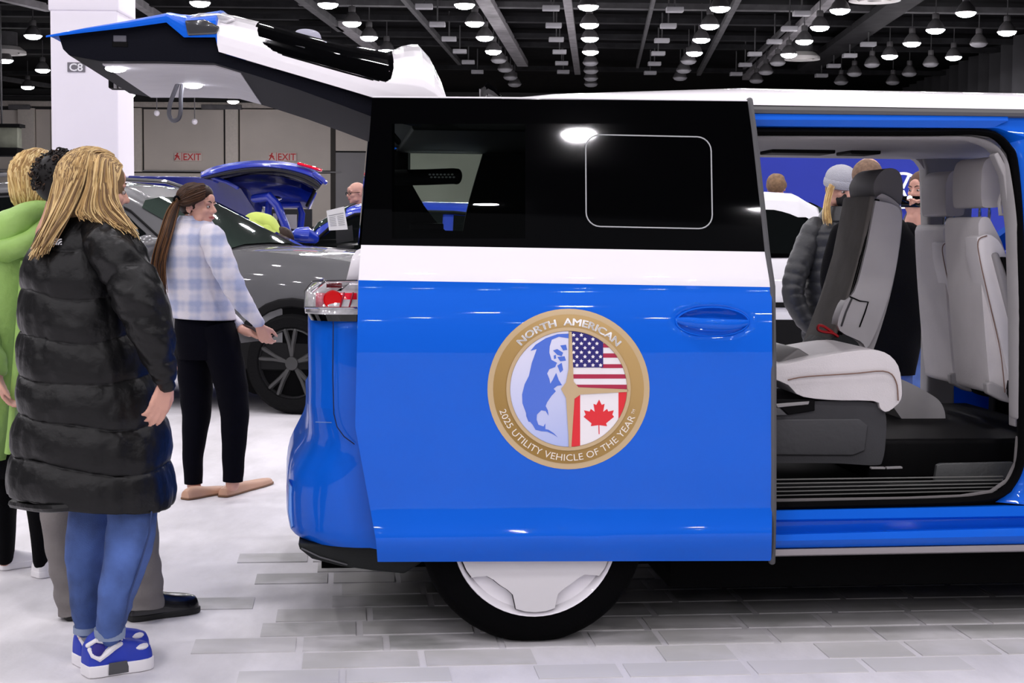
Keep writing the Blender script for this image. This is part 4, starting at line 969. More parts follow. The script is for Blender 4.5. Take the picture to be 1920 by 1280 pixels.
def car(name, label, cat, M, paint, low, green, wheels, wr, glass, rim_m, cladz=None, roof_m=None, ws=None, group=None, roof_rail=False):
    r = empty(name, M, label, cat, group)
    P = lambda n, mb, m, parent=None, **k: mb.build(n, m, parent or r, **k)
    dense_low = cr(low, len(low) * 4)
    P('body', MB().grid([lower_ring(*s) for s in dense_low]).flat(lower_ring(*low[0])).flat(lower_ring(*low[-1])), paint, smooth=50)
    def gring(s):
        x, wb, wt, zb, zr = s; zs = max(zr - .07, zb)
        half = [(wb, zb), (lerp(wb, wt, .98), zs), (wt * .93, zr - .015), (wt * .6, zr + .015), (0, zr + .025)]
        return [Vector((x, -y, z)) for y, z in half] + [Vector((x, y, z)) for y, z in half[-2::-1]]
    dg = cr(green, len(green) * 5)
    ro = MB(); rows = [gring(s) for s in dg]
    P('roof_shell', MB().grid(rows), roof_m or paint, smooth=50)
    # side windows, both sides
    def gp(x, f, side, off=.008):
        s = pl([(k[0], k[1:]) for k in green], x); wb, wt, zb, zr = s; zs = max(zr - .07, zb)
        return Vector((x, side * (lerp(wb, lerp(wb, wt, .98), f) + off), lerp(zb, zs, f)))
    for side in (-1, 1):
        for poly in glass:
            q = []
            for k in range(len(poly)):
                a, b = poly[k], poly[(k + 1) % len(poly)]
                for t in range(4): q.append(gp(lerp(a[0], b[0], t / 4), lerp(a[1], b[1], t / 4), side))
            P('side_window', MB().prism(q, (0, side * .006, 0)), mat('black_car_glass', (.004, .005, .005), .04), smooth=0)
    if ws:
        x0, x1 = ws; n = 8; rw = []
        for i in range(n + 1):
            x = lerp(x0, x1, i / n); s = pl([(k[0], k[1:]) for k in green], x)
            g = gring((x, *s)); rw.append([p + Vector((.012, 0, .012)) for p in g[1:-1]])
        P('windscreen', MB().grid(rw), mat('windscreen_dark', (.035, .05, .042), .04, coat=1), smooth=50)
    if cladz:
        rw = []
        for s in dense_low:
            x, wd, zl, zt = s; ww = wd + .012
            rw.append([Vector((x, -ww * .9, zl - .02)), Vector((x, -ww, zl + .05)), Vector((x, -ww, cladz)), Vector((x, -ww + .02, cladz + .01))])
        for sgn in (1, -1): P('sill_cladding', MB().grid([[Vector((p.x, p.y * sgn, p.z)) for p in q] for q in rw]), CLAD)
    for wx in wheels:
        for side in (-1, 1):
            s = pl([(k[0], k[1:]) for k in low], wx); wd = s[0]
            arch = [(wx + (wr + .07) * cos(pi * k / 14), (wr + .07) * sin(pi * k / 14)) for k in range(15)]
            mbA = MB().prism([Vector((wx + (wr + .05) * cos(2 * pi * k / 24), side * (wd + .004), max(.14, wr + (wr + .05) * sin(2 * pi * k / 24)))) for k in range(24)], (0, -side * .1, 0)); P('wheel_well', mbA, RUBBER)
            P('arch_trim', MB().tube([Vector((x, side * (wd + .006), max(.2, wr + z))) for x, z in arch], (.035, .02), 8, side=(0, 1, 0)), CLAD)
            Mw = Matrix.Translation((wx, side * (wd + .03), wr)) @ Matrix.Rotation(-side * pi / 2, 4, 'X')
            ty = MB().lathe([(wr * .68, -.02), (wr * .72, .005), (wr * .9, .008), (wr * .98, -.03), (wr, -.06), (wr, -.2), (wr * .7, -.24)], Mw, 36); ty.v = [(a, b, max(c, .003)) for a, b, c in ty.v]
            t = P('tyre', ty, mat('tyre_grey', (.004, .004, .0045), .8, spec=.12, bump=.6, bscale=60), smooth=40)
            P('wheel_rim', MB().lathe([(wr * .70, -.01), (wr * .66, .0), (wr * .64, -.03), (wr * .6, -.09), (0, -.10)], Mw, 32), mat('rim_dark', (.01, .01, .011), .4), t)
            mb = MB()
            for k in range(5):
                a = 2 * pi * k / 5 + .35
                for da in (-.16, .16):
                    mb.tube([Mw @ Vector((wr * .1 * cos(a), wr * .1 * sin(a), -.03)), Mw @ Vector((wr * .38 * cos(a + da * .6), wr * .38 * sin(a + da * .6), -.02)), Mw @ Vector((wr * .65 * cos(a + da), wr * .65 * sin(a + da), -.012))], wr * .05, 6)
            mb.lathe([(0, 0), (wr * .13, -.005), (wr * .15, -.04)], Mw, 16)
            P('spokes', mb, rim_m, t)
    return r, P, gp
GREY = mat('grey_suv_paint', (.085, .085, .09), .35, coat=1.0, var=.03)
q = at_z(548, 777, 0)
M = place(q.x, q.y, 1.35, -.93, math.radians(-15))
low = [(-2.35, .75, .45, 1.0), (-2.2, .88, .32, 1.14), (-1.3, .93, .28, 1.18), (.5, .93, .28, 1.19), (.95, .93, .28, 1.19), (1.3, .925, .28, 1.17), (1.7, .90, .3, 1.13), (2.1, .85, .35, 1.03), (2.3, .70, .45, .9)]
green = [(-2.25, .80, .60, 1.15, 1.17), (-2.1, .82, .66, 1.17, 1.58), (-1.7, .83, .69, 1.17, 1.67), (-.8, .84, .70, 1.18, 1.71), (-.30, .84, .69, 1.18, 1.68), (-.05, .84, .70, 1.18, 1.60), (.78, .83, .80, 1.18, 1.20)]
suv, P, gp = car('grey_suv', 'dark grey SUV parked beside the woman in the blazer', 'car', M, GREY, low, green, (1.35, -1.4), .375,
    [[(-2.0, .1), (-1.6, .1), (-1.6, .88), (-1.9, .85)], [(-1.55, .08), (-.72, .06), (-.72, .92), (-1.55, .9)], [(-.63, .06), (.20, .06), (.10, .5), (-.13, .84), (-.35, .92), (-.63, .92)], [(.24, .06), (.55, .08), (.18, .42)]], mat('spoke_grey', (.06, .06, .06), .4, metal=.5), cladz=.52, ws=(.02, .76))
for side in (-1, 1):
    rail = [(-2.0, 1.62), (-1.85, 1.73), (-1.0, 1.77), (-.45, 1.745), (-.3, 1.70)]
    P('roof_rail', MB().tube([Vector((x, side * .62, z)) for x, z in rail], .018, 8), GREY)
    mb = MB().ell((.25, side * 1.03, 1.22), (.10, .13, .085)); mr = P('door_mirror', mb, GREY)
    P('mirror_stalk', MB().tube([(.25, side * .86, 1.19), (.25, side * .98, 1.2)], .03, 8), CLAD, mr)
    P('door_seam', MB().tube([Vector((.70, side * .935, 1.1)), Vector((.70, side * .938, .8)), Vector((.68, side * .938, .45))], .004, 5), CLAD)
    P('door_seam', MB().tube([Vector((-.68, side * .935, 1.1)), Vector((-.7, side * .938, .8)), Vector((-.68, side * .938, .45))], .004, 5), CLAD)
    P('window_trim', MB().tube([gp(x, f, side, .012) for x, f in [(-2.0, .02), (-1.1, .0), (0, .0), (.56, .02)]], .010, 6), CLAD)
    P('window_trim', MB().tube([gp(x, f, side, .014) for x, f in [(.60, .06), (.22, .48), (-.05, .86), (-.33, .97), (-.75, .98), (-1.4, .96), (-2.0, .9)]], .010, 6), CHROME if side == 2 else CLAD)
P('dash_top', MB().box((.15, -.6, 1.19), (.5, .6, 1.21)), CLAD, bevel=.02)
P('headlamp', MB().ell((2.17, -.68, .92), (.1, .16, .08)), CLEARL); P('headlamp', MB().ell((2.17, .68, .92), (.1, .16, .08)), CLEARL)
P('grille', MB().box((2.28, -.5, .6), (2.34, .5, .85)), CLAD, bevel=.03)
# roof-rack car behind it, at the far left
NAVY = mat('dark_blue_paint', (.004, .010, .16), .3, coat=1.0, var=.02)
BLUE2 = mat('deep_blue_paint', (.004, .025, .40), .3, coat=1.0, var=.02)
q = at_z(470, 640, 0)
low2 = [(-2.2, .75, .45, .95), (-2.0, .88, .3, 1.05), (-1.2, .92, .25, 1.12), (1.0, .92, .25, 1.12), (1.6, .9, .3, 1.05), (2.2, .8, .4, .85)]
green2 = [(-2.15, .80, .66, 1.10, 1.12), (-2.0, .81, .68, 1.12, 1.62), (-1.7, .82, .70, 1.12, 1.84), (-.6, .83, .70, 1.12, 1.95), (.2, .83, .69, 1.12, 1.92), (.5, .83, .70, 1.12, 1.80), (1.25, .82, .8, 1.12, 1.14)]
KD = 1.24
c = at(455, 330, 15.4 * KD)
M2 = place(c.x, 15.4 * KD, -1.9, 0, math.radians(180 - 14))
bs, P2, gp2 = car('blue_suv', 'deep blue SUV with its liftgate raised, behind the grey one', 'car', M2, BLUE2, low2, green2, (1.35, -1.35), .37,
    [[(-1.8, .1), (-1.2, .1), (-1.2, .88), (-1.7, .85)], [(-1.12, .08), (-.25, .06), (-.25, .92), (-1.12, .9)], [(-.15, .06), (.8, .08), (.35, .84), (.1, .92), (-.15, .92)]], CHROME, cladz=.5, ws=(.55, 1.2), roof_m=NAVY)
inv2 = M2.inverted()
def W2(px, py, Y): return inv2 @ at(px, py, Y * KD)
P2('rear_box', MB().prism([W2(*a) for a in [(240, 329, 15), (400, 332, 14.6), (452, 352, 14.5), (480, 395, 14.5), (500, 470, 14.5), (240, 470, 15)]], inv2.to_3x3() @ Vector((0, .8, 0))), NAVY, bevel=.02)
P2('roof_edge', MB().tube([W2(*a) for a in [(380, 325, 14.3), (400, 333, 14.3), (425, 341, 14.3), (445, 352, 14.3)]], .022, 8), BLUE2)
# raised liftgate
Ar = [(376, 330, 14.2), (392, 318, 14.2), (430, 308, 14.2), (480, 303, 14.2), (530, 305, 14.2), (570, 313, 14.2), (596, 326, 14.2), (608, 342, 14.2)]
Br = [(378, 332, 14.1), (400, 326, 14.1), (435, 318, 14.1), (480, 313, 14.1), (530, 316, 14.1), (570, 326, 14.1), (592, 336, 14.1), (603, 346, 14.1)]
Cr = [(400, 338, 14.5), (415, 338, 14.6), (440, 340, 14.7), (480, 338, 14.8), (525, 342, 14.8), (560, 350, 14.7), (578, 358, 14.6), (592, 362, 14.5)]
Dr = [(430, 352, 14.9), (445, 366, 15), (465, 380, 15), (500, 386, 15.1), (530, 386, 15.1), (555, 386, 15), (572, 388, 14.9), (580, 392, 14.8)]
def arcs(rows, n=30): return [[W2(*p) for p in cr(r, n)] for r in rows]
lg = P2('liftgate', MB().grid(arcs([Ar, Br])), BLUE2, solid=.03)
P2('liftgate_window', MB().grid(arcs([Br, Cr])), GBLACK, lg, solid=.02)
P2('liftgate_lining', MB().grid(arcs([Cr, Dr])), BLUE2, lg, solid=.03)
P2('liftgate_lamp', MB().tube([W2(*p) for p in [(560, 307, 14.15), (585, 314, 14.15), (601, 319, 14.15)]], (.018, .03), 8), RED, lg)
P2('liftgate_tip', MB().tube([W2(*p) for p in [(590, 326, 14.1), (604, 336, 14.1), (610, 342, 14.1)]], .025, 8), BLUE2, lg)
P2('gas_strut', MB().tube([W2(576, 385, 14.6), W2(593, 352, 14.4)], .02, 8), BLACKP, lg)
P2('liftgate_latch', MB().ell(W2(510, 372, 14.8), (.12, .05, .035)), CHROME, lg)
# tail opening
P2('rear_pillar', MB().tube([W2(*p) for p in [(478, 372, 14.4), (505, 368, 14.3), (520, 385, 14.3), (534, 420, 14.3), (548, 460, 14.3)]], [.05, .055, .05, .045, .045], 10), BLUE2)
P2('rear_pillar', MB().tube([W2(*p) for p in [(505, 372, 14.5), (503, 400, 14.5), (508, 440, 14.5), (512, 470, 14.5)]], .04, 10), BLUE2)
P2('rear_pillar', MB().tube([W2(*p) for p in [(525, 384, 14.7), (560, 384, 14.8), (566, 400, 14.8), (562, 440, 14.8), (562, 470, 14.8)]], .04, 10), BLUE2)
P2('cargo_bay', MB().prism([W2(*p) for p in [(482, 392, 15.4), (585, 392, 15.4), (585, 475, 15.4), (482, 475, 15.4)]], inv2.to_3x3() @ Vector((0, .03, 0))), CARIN)
P2('cargo_bay_window', MB().prism([W2(*p) for p in [(512, 400, 15.3), (518, 400, 15.3), (520, 412, 15.3), (512, 414, 15.3)]], inv2.to_3x3() @ Vector((0, .03, 0))), LGREY)
P2('cargo_bay_window', MB().prism([W2(*p) for p in [(536, 402, 15.3), (556, 402, 15.3), (556, 430, 15.3), (542, 428, 15.3)]], inv2.to_3x3() @ Vector((0, .03, 0))), LGREY)
# blue car on the right, facing left
c = at_z(640, 735, 0)
low3 = [(-2.2, .75, .40, .90), (-2.0, .88, .28, 1.0), (-1.2, .90, .22, 1.13), (.9, .90, .22, 1.15), (1.6, .88, .28, 1.08), (2.2, .78, .36, .85)]
green3 = [(-2.0, .78, .62, 1.08, 1.10), (-1.6, .80, .64, 1.1, 1.45), (-1.0, .81, .66, 1.12, 1.57), (-.2, .82, .66, 1.14, 1.60), (.3, .82, .66, 1.15, 1.605), (.6, .82, .68, 1.15, 1.585), (.78, .82, .70, 1.15, 1.53), (.96, .82, .74, 1.15, 1.42), (1.15, .81, .79, 1.15, 1.17)]
MY = mat('medium_blue_paint', (.006, .035, .46), .3, coat=1.0, var=.02)
e = at(556, 462, 14.85)
M3 = place(e.x, 14.85, 1.15, .80, math.radians(180 - 4))
bc, P3, gp3 = car('blue_car', 'blue car with a price sheet in its side window, nose to the left', 'car', M3, MY, low3, green3, (1.35, -1.3), .34,
    [[(-.2, .06), (1.06, .06), (.95, .5), (.78, .80), (.6, .9), (.2, .93), (-.2, .93)], [(-1.4, .1), (-.3, .06), (-.3, .92), (-1.3, .8)]], CHROME, ws=(.70, 1.12))
inv3 = M3.inverted()
def W3(px, py, Y): return inv3 @ at(px, py, Y + 1.65)
mr = P3('door_mirror', MB().tube([W3(*p) for p in [(547, 444, 12.9), (560, 440, 12.85), (575, 440, 12.85), (588, 446, 12.9)]], [(.035, .06), (.065, .09), (.075, .09), (.05, .06)], 14), MY)
P3('mirror_stalk', MB().tube([W3(545, 455, 13.05), W3(585, 456, 12.95)], (.022, .05), 8), CLAD, mr)
P3('window_frame', MB().tube([gp3(x, f, 1, .016) for x, f in [(1.1, .02), (1.0, .5), (.82, .84), (.62, .95), (.2, .98), (-.3, .98), (-1.2, .9)]], .016, 8), CLAD)
P3('belt_trim', MB().tube([gp3(x, f, 1, .02) for x, f in [(.95, .0), (0, -.02), (-1.4, .0)]], .010, 8), CHROME)
sheet = [W3(*p) for p in [(612, 395, 13.0), (645, 387, 13.02), (652, 430, 13.02), (617, 432, 13.0)]]
ps = P3('price_sheet', MB().prism(sheet, (0, -.004, 0)), mat('paper_white', (.80, .79, .80), .6), smooth=0)
def sheet_bar(u0, v0, u1, v1):
    f = lambda u, v: sheet[0].lerp(sheet[1], u).lerp(sheet[3].lerp(sheet[2], u), v) + Vector((0, .004, 0))
    return [f(u0, v0), f(u1, v0), f(u1, v1), f(u0, v1)]
mb = MB()
for v in (.25,): mb.flat(sheet_bar(.08, v, .92, v + .035))
for k in range(6):
    mb.flat(sheet_bar(.1, .36 + .08 * k, .45, .385 + .08 * k)); mb.flat(sheet_bar(.55, .36 + .08 * k, .9, .385 + .08 * k))
P3('printed_lines', mb, mat('print_grey', (.35, .35, .37), .6), ps, smooth=0)
# white SUV seen through the van
q = at_z(1728, 778, 0)
q = at(1728, 755, 12.4); WH2 = mat('white_suv_paint', (.80, .79, .82), .35, coat=.6)
low4 = [(-1.95, .75, .5, 1.0), (-1.8, .90, .4, 1.12), (-1.2, .93, .36, 1.16), (.9, .93, .36, 1.18), (1.5, .92, .38, 1.14), (2.1, .85, .42, 1.0), (2.3, .7, .5, .85)]
green4 = [(-1.9, .82, .68, 1.12, 1.14), (-1.8, .84, .70, 1.14, 1.55), (-1.5, .85, .72, 1.15, 1.66), (-.6, .86, .72, 1.16, 1.68), (.3, .85, .71, 1.17, 1.66), (.5, .85, .72, 1.17, 1.6), (1.25, .84, .8, 1.17, 1.19)]
M4 = place(q.x, 12.4, 1.35, -.93, math.radians(3))
ws_, P4, gp4 = car('white_suv', 'white SUV with dark lower cladding seen through the open van', 'car', M4, WH2, low4, green4, (1.35, -1.4), .37,
    [[(-1.7, .1), (-1.1, .08), (-1.1, .85), (-1.65, .82)], [(-1.05, .06), (.0, .06), (.0, .88), (-1.05, .85)], [(.1, .06), (1.0, .06), (.45, .75), (.2, .86), (.1, .86)]], CHROME, cladz=.68, ws=(.55, 1.2))
P4('black_window_band', MB().prism([gp4(x, f, -1, .011) for x, f in [(-1.75, .0), (1.0, .0), (.45, .82), (-1.7, .82)]], (0, -.004, 0)), GBLACK, smooth=0)
P4('door_strip', MB().box((-1.1, -.952, .78), (.9, -.93, .82)), CLAD, bevel=.005)
for x in (-1.5, -1.1, -.6, -.1): P4('roof_oval', MB().ell((x, -.55, 1.715), (.16, .08, .02)), mat('roof_gloss', (.9, .9, .92), .1))  # flat pale glossy ovals set in a row along the roof
# ---------------------------------------------------------------- people
SKIN = mat('skin_fair', (.62, .33, .25), .5, var=.05, vscale=20); SKIN2 = mat('skin_warm', (.55, .29, .20), .5, var=.05, vscale=20)
LIPS = mat('lips', (.42, .12, .11), .4); EYEW = mat('eye_white', (.42, .38, .36), .3); IRIS = mat('iris_dark', (.02, .012, .008), .2); BROW = mat('brow_brown', (.05, .028, .018), .8)
def seg(mb, Y, keys, n=14, ns=24, rnd=True, mod=None):
    """keys: (px, py, depth offset, half-width in px, half-depth in m)"""
    ks = cr([tuple(map(float, k)) for k in keys], ns)
    pts = [at(k[0], k[1], Y + k[2]) for k in ks]; rad = [(max(.002, k[3] * (Y + k[2]) / FOC), max(.002, k[4])) for k in ks]
    return mb.tube(pts, rad, n, side=(0, 1, 0), rnd=rnd, mod=mod)
def sil(mb, Y, keys, step=5, n=48, mod=None, ex=2.3, cap=True):
    """silhouette loft: keys (py, xl, xr, depth offset, half-depth m, tilt px)"""
    y0, y1 = keys[0][0], keys[-1][0]; N = max(4, int((y1 - y0) / step)); K = [(k[0], tuple(float(q) for q in k[1:])) for k in keys]
    arr = [pl(K, lerp(y0, y1, i / N)) for i in range(N + 1)]
    for _ in range(4): arr = [arr[0]] + [tuple((a + 2 * b + c) / 4 for a, b, c in zip(arr[i - 1], arr[i], arr[i + 1])) for i in range(1, N)] + [arr[-1]]
    rows = []
    for i, (xl, xr, dy, rd, tilt) in enumerate(arr):
        py = lerp(y0, y1, i / N); c = at((xl + xr) / 2, py, Y + dy); hx = (xr - xl) / 2 * (Y + dy) / FOC; row = []
        for j in range(n):
            a = 2 * pi * j / n; ca, sa = cos(a), sin(a)
            ca = math.copysign(abs(ca) ** (2 / ex), ca); sa = math.copysign(abs(sa) ** (2 / ex), sa)
            m = mod(py, a, c) if mod else 1.0
            row.append(c + Vector((ca * hx * m, sa * rd * m, -tilt * ca * (Y + dy) / FOC)))
        rows.append(row)
    o = len(mb.v); mb.grid(rows, close=True)
    if cap:
        mb.f.append(tuple(range(o, o + n))); L = len(mb.v); mb.f.append(tuple(range(L - 1, L - n - 1, -1))); mb.m += [mb.mi] * 2
    return mb
def wrinkle(mb, amp, sc, start=0):
    for i in range(start, len(mb.v)):
        p = Vector(mb.v[i]); mb.v[i] = tuple(p + noise.noise_vector(p * sc) * amp + noise.noise_vector(p * sc * 2.7) * amp * .4)
    return mb
def axes(f, up=(0, 0, 1)):
    f = Vector(f).normalized(); l = Vector(up).cross(f).normalized(); u = f.cross(l); return f, l, u
def head(mb, C, f, k=1.0, neck=.14, up=(0, 0, 1), ears=True, nd=None):
    f, l, u = axes(f, up); C = Vector(C); R = Matrix((f, l, u)).transposed()
    q = lambda x, y, z: C + (f * x + l * y + u * z) * k
    E = lambda c, r: mb.ell(q(*c), tuple(a * k for a in r), R)
    E((-.012, 0, .032), (.096, .076, .082)); E((.022, 0, -.02), (.068, .062, .085)); E((.036, 0, -.062), (.048, .046, .042)); E((.070, 0, -.088), (.018, .02, .016))
    for s in (-1, 1):
        E((.060, s * .036, -.018), (.026, .024, .022)); E((.076, s * .028, .026), (.014, .026, .010)); E((.03, s * .05, -.06), (.03, .012, .025))
        E((.088, s * .011, -.024), (.013, .009, .009))
        if ears: E((-.012, s * .075, -.005), (.019, .008, .031)); E((-.006, s * .077, -.028), (.009, .007, .010))
    mb.tube([q(.080, 0, .024), q(.092, 0, .004), q(.106, 0, -.018)], [.009 * k, .0095 * k, .012 * k], 8)
    E((.0805, 0, .045), (.012, .035, .03)); E((.084, 0, -.046), (.013, .021, .008)); E((.082, 0, -.060), (.013, .019, .008))
    nd = Vector(nd) if nd else -u * .9 - f * .25
    mb.tube([q(-.018, 0, -.05), q(-.018, 0, -.05) + nd * (neck * .5), q(-.018, 0, -.05) + nd * neck], [.054 * k, .052 * k, .060 * k], 14)
    return q, R, (f, l, u)
def face(root, q, R, k=1.0, lips=True, brow=BROW):
    for s in (-1, 1):
        e = root.put('eye', MB().ell(q(.0815, s * .030, .004), (.008 * k, .0125 * k, .0065 * k), R, 12, 8), EYEW)
        MBi = MB().ell(q(.0875, s * .030, .004), (.004 * k, .006 * k, .0058 * k), R, 10, 6); MBi.build('iris', IRIS, e)
        root.put('eyebrow', MB().tube([q(.090, s * .012, .027), q(.090, s * .028, .034), q(.078, s * .047, .029)], [.003 * k, .0035 * k, .002 * k], 6), brow)
    if lips:
        mb = MB().tube([q(.083, .021, -.053), q(.0955, .008, -.0485), q(.0965, 0, -.050), q(.0955, -.008, -.0485), q(.083, -.021, -.053)], [.002 * k, .0042 * k, .004 * k, .0042 * k, .002 * k], 8)
        mb.tube([q(.084, .018, -.056), q(.095, .007, -.0575), q(.095, -.007, -.0575), q(.084, -.018, -.056)], [.002 * k, .0045 * k, .0045 * k, .002 * k], 8)
        root.put('lips', mb, LIPS)
def hand(mb, W, fd, pn, th, k=1.0, curl=.35, spread=.06):
    W = Vector(W); fd = Vector(fd).normalized(); th = Vector(th); th = (th - fd * th.dot(fd)).normalized(); pn0 = Vector(pn); pn = (pn0 - fd * pn0.dot(fd) - th * pn0.dot(th)).normalized()
    mb.tube([W - fd * .05 * k, W, W + fd * .02 * k], [(.028 * k, .022 * k), (.027 * k, .02 * k), (.03 * k, .016 * k)], 10, side=tuple(pn))
    for i, (off, L) in enumerate(((.030, .070), (.010, .079), (-.010, .073), (-.029, .057))):
        kn = W + (fd * (.088 - .004 * abs(i - 1)) + th * off) * k
        mb.tube([W + (fd * .005 + th * off * .55) * k, kn], [.012 * k, .0115 * k], 8)
        d = (fd + th * (off * spread * 30)).normalized(); p = kn; pts = [p]; ang = 0
        for j, fr in enumerate((.46, .30, .24)):
            ang += curl * (1 + .15 * i) * (1.0 if j else .7); dd = d * cos(ang) + pn * sin(ang); p = p + dd * (L * fr * k); pts.append(p)
        mb.tube(pts, [.0092 * k, .0085 * k, .0078 * k, .0062 * k], 8)
    b = W + (fd * .02 + th * .024) * k; d1 = (fd * .75 + th * .6 + pn * .35).normalized(); d2 = (fd * .95 + th * .15 + pn * .35).normalized()
    mb.tube([b, b + d1 * .042 * k, b + d1 * .042 * k + d2 * .034 * k, b + d1 * .042 * k + d2 * .055 * k], [.0135 * k, .0108 * k, .0098 * k, .007 * k], 8)
def remesh(root, mb, voxel, m, name='body', it=2):
    o = mb.build('tmp_body', m, fixn=True, smooth=0)
    md = o.modifiers.new('r', 'REMESH'); md.mode = 'VOXEL'; md.voxel_size = voxel; md.use_smooth_shade = True
    sm = o.modifiers.new('s', 'SMOOTH'); sm.iterations = it; sm.factor = .5
    dg = bpy.context.evaluated_depsgraph_get(); me = bpy.data.meshes.new_from_object(o.evaluated_get(dg)); me.name = name
    old = o.data; bpy.data.objects.remove(o); bpy.data.meshes.remove(old)
    b = bpy.data.objects.new(name, me); COL.objects.link(b); b.parent = root.o; b.matrix_parent_inverse = root.inv; return b
def strands(mb, Y, guides, count, jit, r, nm=3, seed=1, n=5, ns=14, taper=.35, shells=()):
    rn = random.Random(seed); L = len(guides)
    gs = [cr([tuple(map(float, p)) for p in g], ns) for g in guides]
    for _ in range(count):
        u = rn.uniform(0, L - 1.001); i = int(u); t = u - i; jx, jy, jz = (rn.gauss(0, jit) for _ in range(3)); ph = rn.uniform(0, 6); cut = rn.uniform(.8, 1.0); pts = []
        for j in range(ns):
            fr = j / (ns - 1) * cut; a = fr * (ns - 1); k = min(int(a), ns - 2); tt = a - k
            def gp_(g): return [lerp(g[k][q], g[k + 1][q], tt) for q in range(3)]
            A, B = gp_(gs[i]), gp_(gs[i + 1]); p = at(lerp(A[0], B[0], t), lerp(A[1], B[1], t), Y + lerp(A[2], B[2], t))
            gq = fr ** .7
            pts.append(p + Vector((jx, jy, jz)) * (0.25 + gq) + Vector((sin(ph + fr * 7), cos(ph * 1.3 + fr * 6), 0)) * (.004 * fr))
        for C_, R_, rad_ in shells:
            for j in range(ns):
                lq = R_.transposed() @ (pts[j] - C_); e = sqrt(sum((lq[a] / rad_[a]) ** 2 for a in range(3)))
                if 1e-6 < e < 1.0: pts[j] = C_ + R_ @ (lq * ((1.0 + rn.uniform(0, .03)) / e))
        mb.mi = rn.randrange(nm); rr = r * rn.uniform(.7, 1.25)
        mb.tube(pts, [rr * (1 - (1 - taper) * (j / (ns - 1)) ** 2) for j in range(ns)], n, rnd=False)
    mb.mi = 0
    return mb
def hair_mats(nm, cols): return [mat(f'{nm}_hair_{i}', c, .5, spec=.2, var=.15, vscale=30) for i, c in enumerate(cols)]
BLONDE = hair_mats('blonde', [(.36, .22, .085), (.56, .38, .15), (.72, .54, .26)]); DBLONDE = hair_mats('dark_blonde', [(.17, .105, .055), (.25, .16, .08), (.42, .29, .13)])
BROWN = hair_mats('brown', [(.028, .014, .009), (.06, .028, .014), (.12, .055, .022)]); BLACKH = hair_mats('black', [(.008, .007, .007), (.02, .015, .013), (.06, .035, .022)])
def shoe(root, name, H, T, wd, m_up, m_sole, hgt=.075, sole=.025, extra=None, label=None):
    H, T = Vector((H.x, H.y, 0)), Vector((T.x, T.y, 0)); d = (T - H); L = d.length; d.normalize(); s = Vector((-d.y, d.x, 0)); rows = []
    prof_ = [(-.01, .55, .5), (.0, .78, .75), (.06, .92, .95), (.18, 1.0, 1.12), (.32, .98, 1.05), (.45, .98, .88), (.6, 1.08, .76), (.75, 1.15, .68), (.88, 1.06, .60), (.96, .80, .52), (1.0, .5, .36)]
    for t, w_, h_ in prof_:
        row = []; hw = wd * w_; hh = hgt * h_
        for k in range(13):
            a = pi * k / 12; row.append(H + d * (L * t) + s * (hw * math.copysign(abs(cos(a)) ** .7, cos(a))) + Vector((0, 0, sole * .7 + hh * sin(a) ** .8)))
        rows.append(row)
    up = root.put(name, MB().grid(rows).flat(rows[0]).flat(rows[-1]), m_up)
    out = []
    for t, w_, h_ in prof_: out.append(H + d * (L * (t * 1.03 - .01)) + s * (wd * w_ * 1.08))
    for t, w_, h_ in reversed(prof_): out.append(H + d * (L * (t * 1.03 - .01)) - s * (wd * w_ * 1.08))
    MB().prism([p + Vector((0, 0, .0015)) for p in out], (0, 0, sole)).build('sole', m_sole, up, bevel=.004)
    F_ = lambda t, lat, z: H + d * (L * t) + s * (wd * lat) + Vector((0, 0, z))
    return up, F_
JEANS = mat('blue_denim', (.055, .105, .30), .85, var=.5, vscale=7, bump=.3, bscale=350); DENIMF = mat('pale_denim_cuff', (.22, .27, .38), .85, var=.2)
NYLON = mat('black_quilted_nylon', (.0022, .0022, .0026), .42, spec=.30, bump=.45, bscale=26); BLACKC = mat('black_cloth', (.0022, .0022, .003), .9, spec=.1, bump=.3, bscale=200)
GREYT = mat('grey_trouser_cloth', (.17, .155, .15), .85, var=.1, bump=.2, bscale=150)

# --- woman in the long black quilted coat
Y = at_z(215, 1262, 0).y; PXM = FOC / Y
w1 = Root('person', at_z(215, 1262, 0), 'person with long blonde hair in a long black quilted coat and blue trainers', 'person')
mb = MB(); hc_ = at(178, 357, Y)
q, R, _ax = head(mb, hc_, (.86, .48, -.12), .93, .12)
seg(mb, Y, [(170, 440, .02, 55, .09), (168, 520, .02, 62, .09), (168, 640, .02, 62, .09), (175, 760, .02, 66, .10), (185, 860, .02, 60, .10)])
seg(mb, Y, [(205, 455, -.12, 22, .045), (250, 520, -.16, 24, .045), (288, 600, -.18, 22, .04), (303, 660, -.18, 17, .03), (311, 705, -.18, 14, .024), (311, 722, -.18, 13, .02)])
seg(mb, Y, [(232, 850, -.03, 30, .055), (240, 1000, -.045, 26, .045), (216, 1100, -.04, 20, .036), (206, 1180, .0, 17, .03), (204, 1212, .03, 16, .027)])
seg(mb, Y, [(186, 850, .10, 30, .055), (170, 1000, .10, 26, .045), (160, 1100, .09, 18, .036), (164, 1190, .09, 19, .035), (165, 1215, .09, 19, .035)])
hand(mb, at(311, 717, Y - .18), (-.28, -.1, -1), (-.5, .8, .1), (.5, .5, 0), .88, .30)
remesh(w1, mb, .0055, SKIN)
face(w1, q, R, .93)
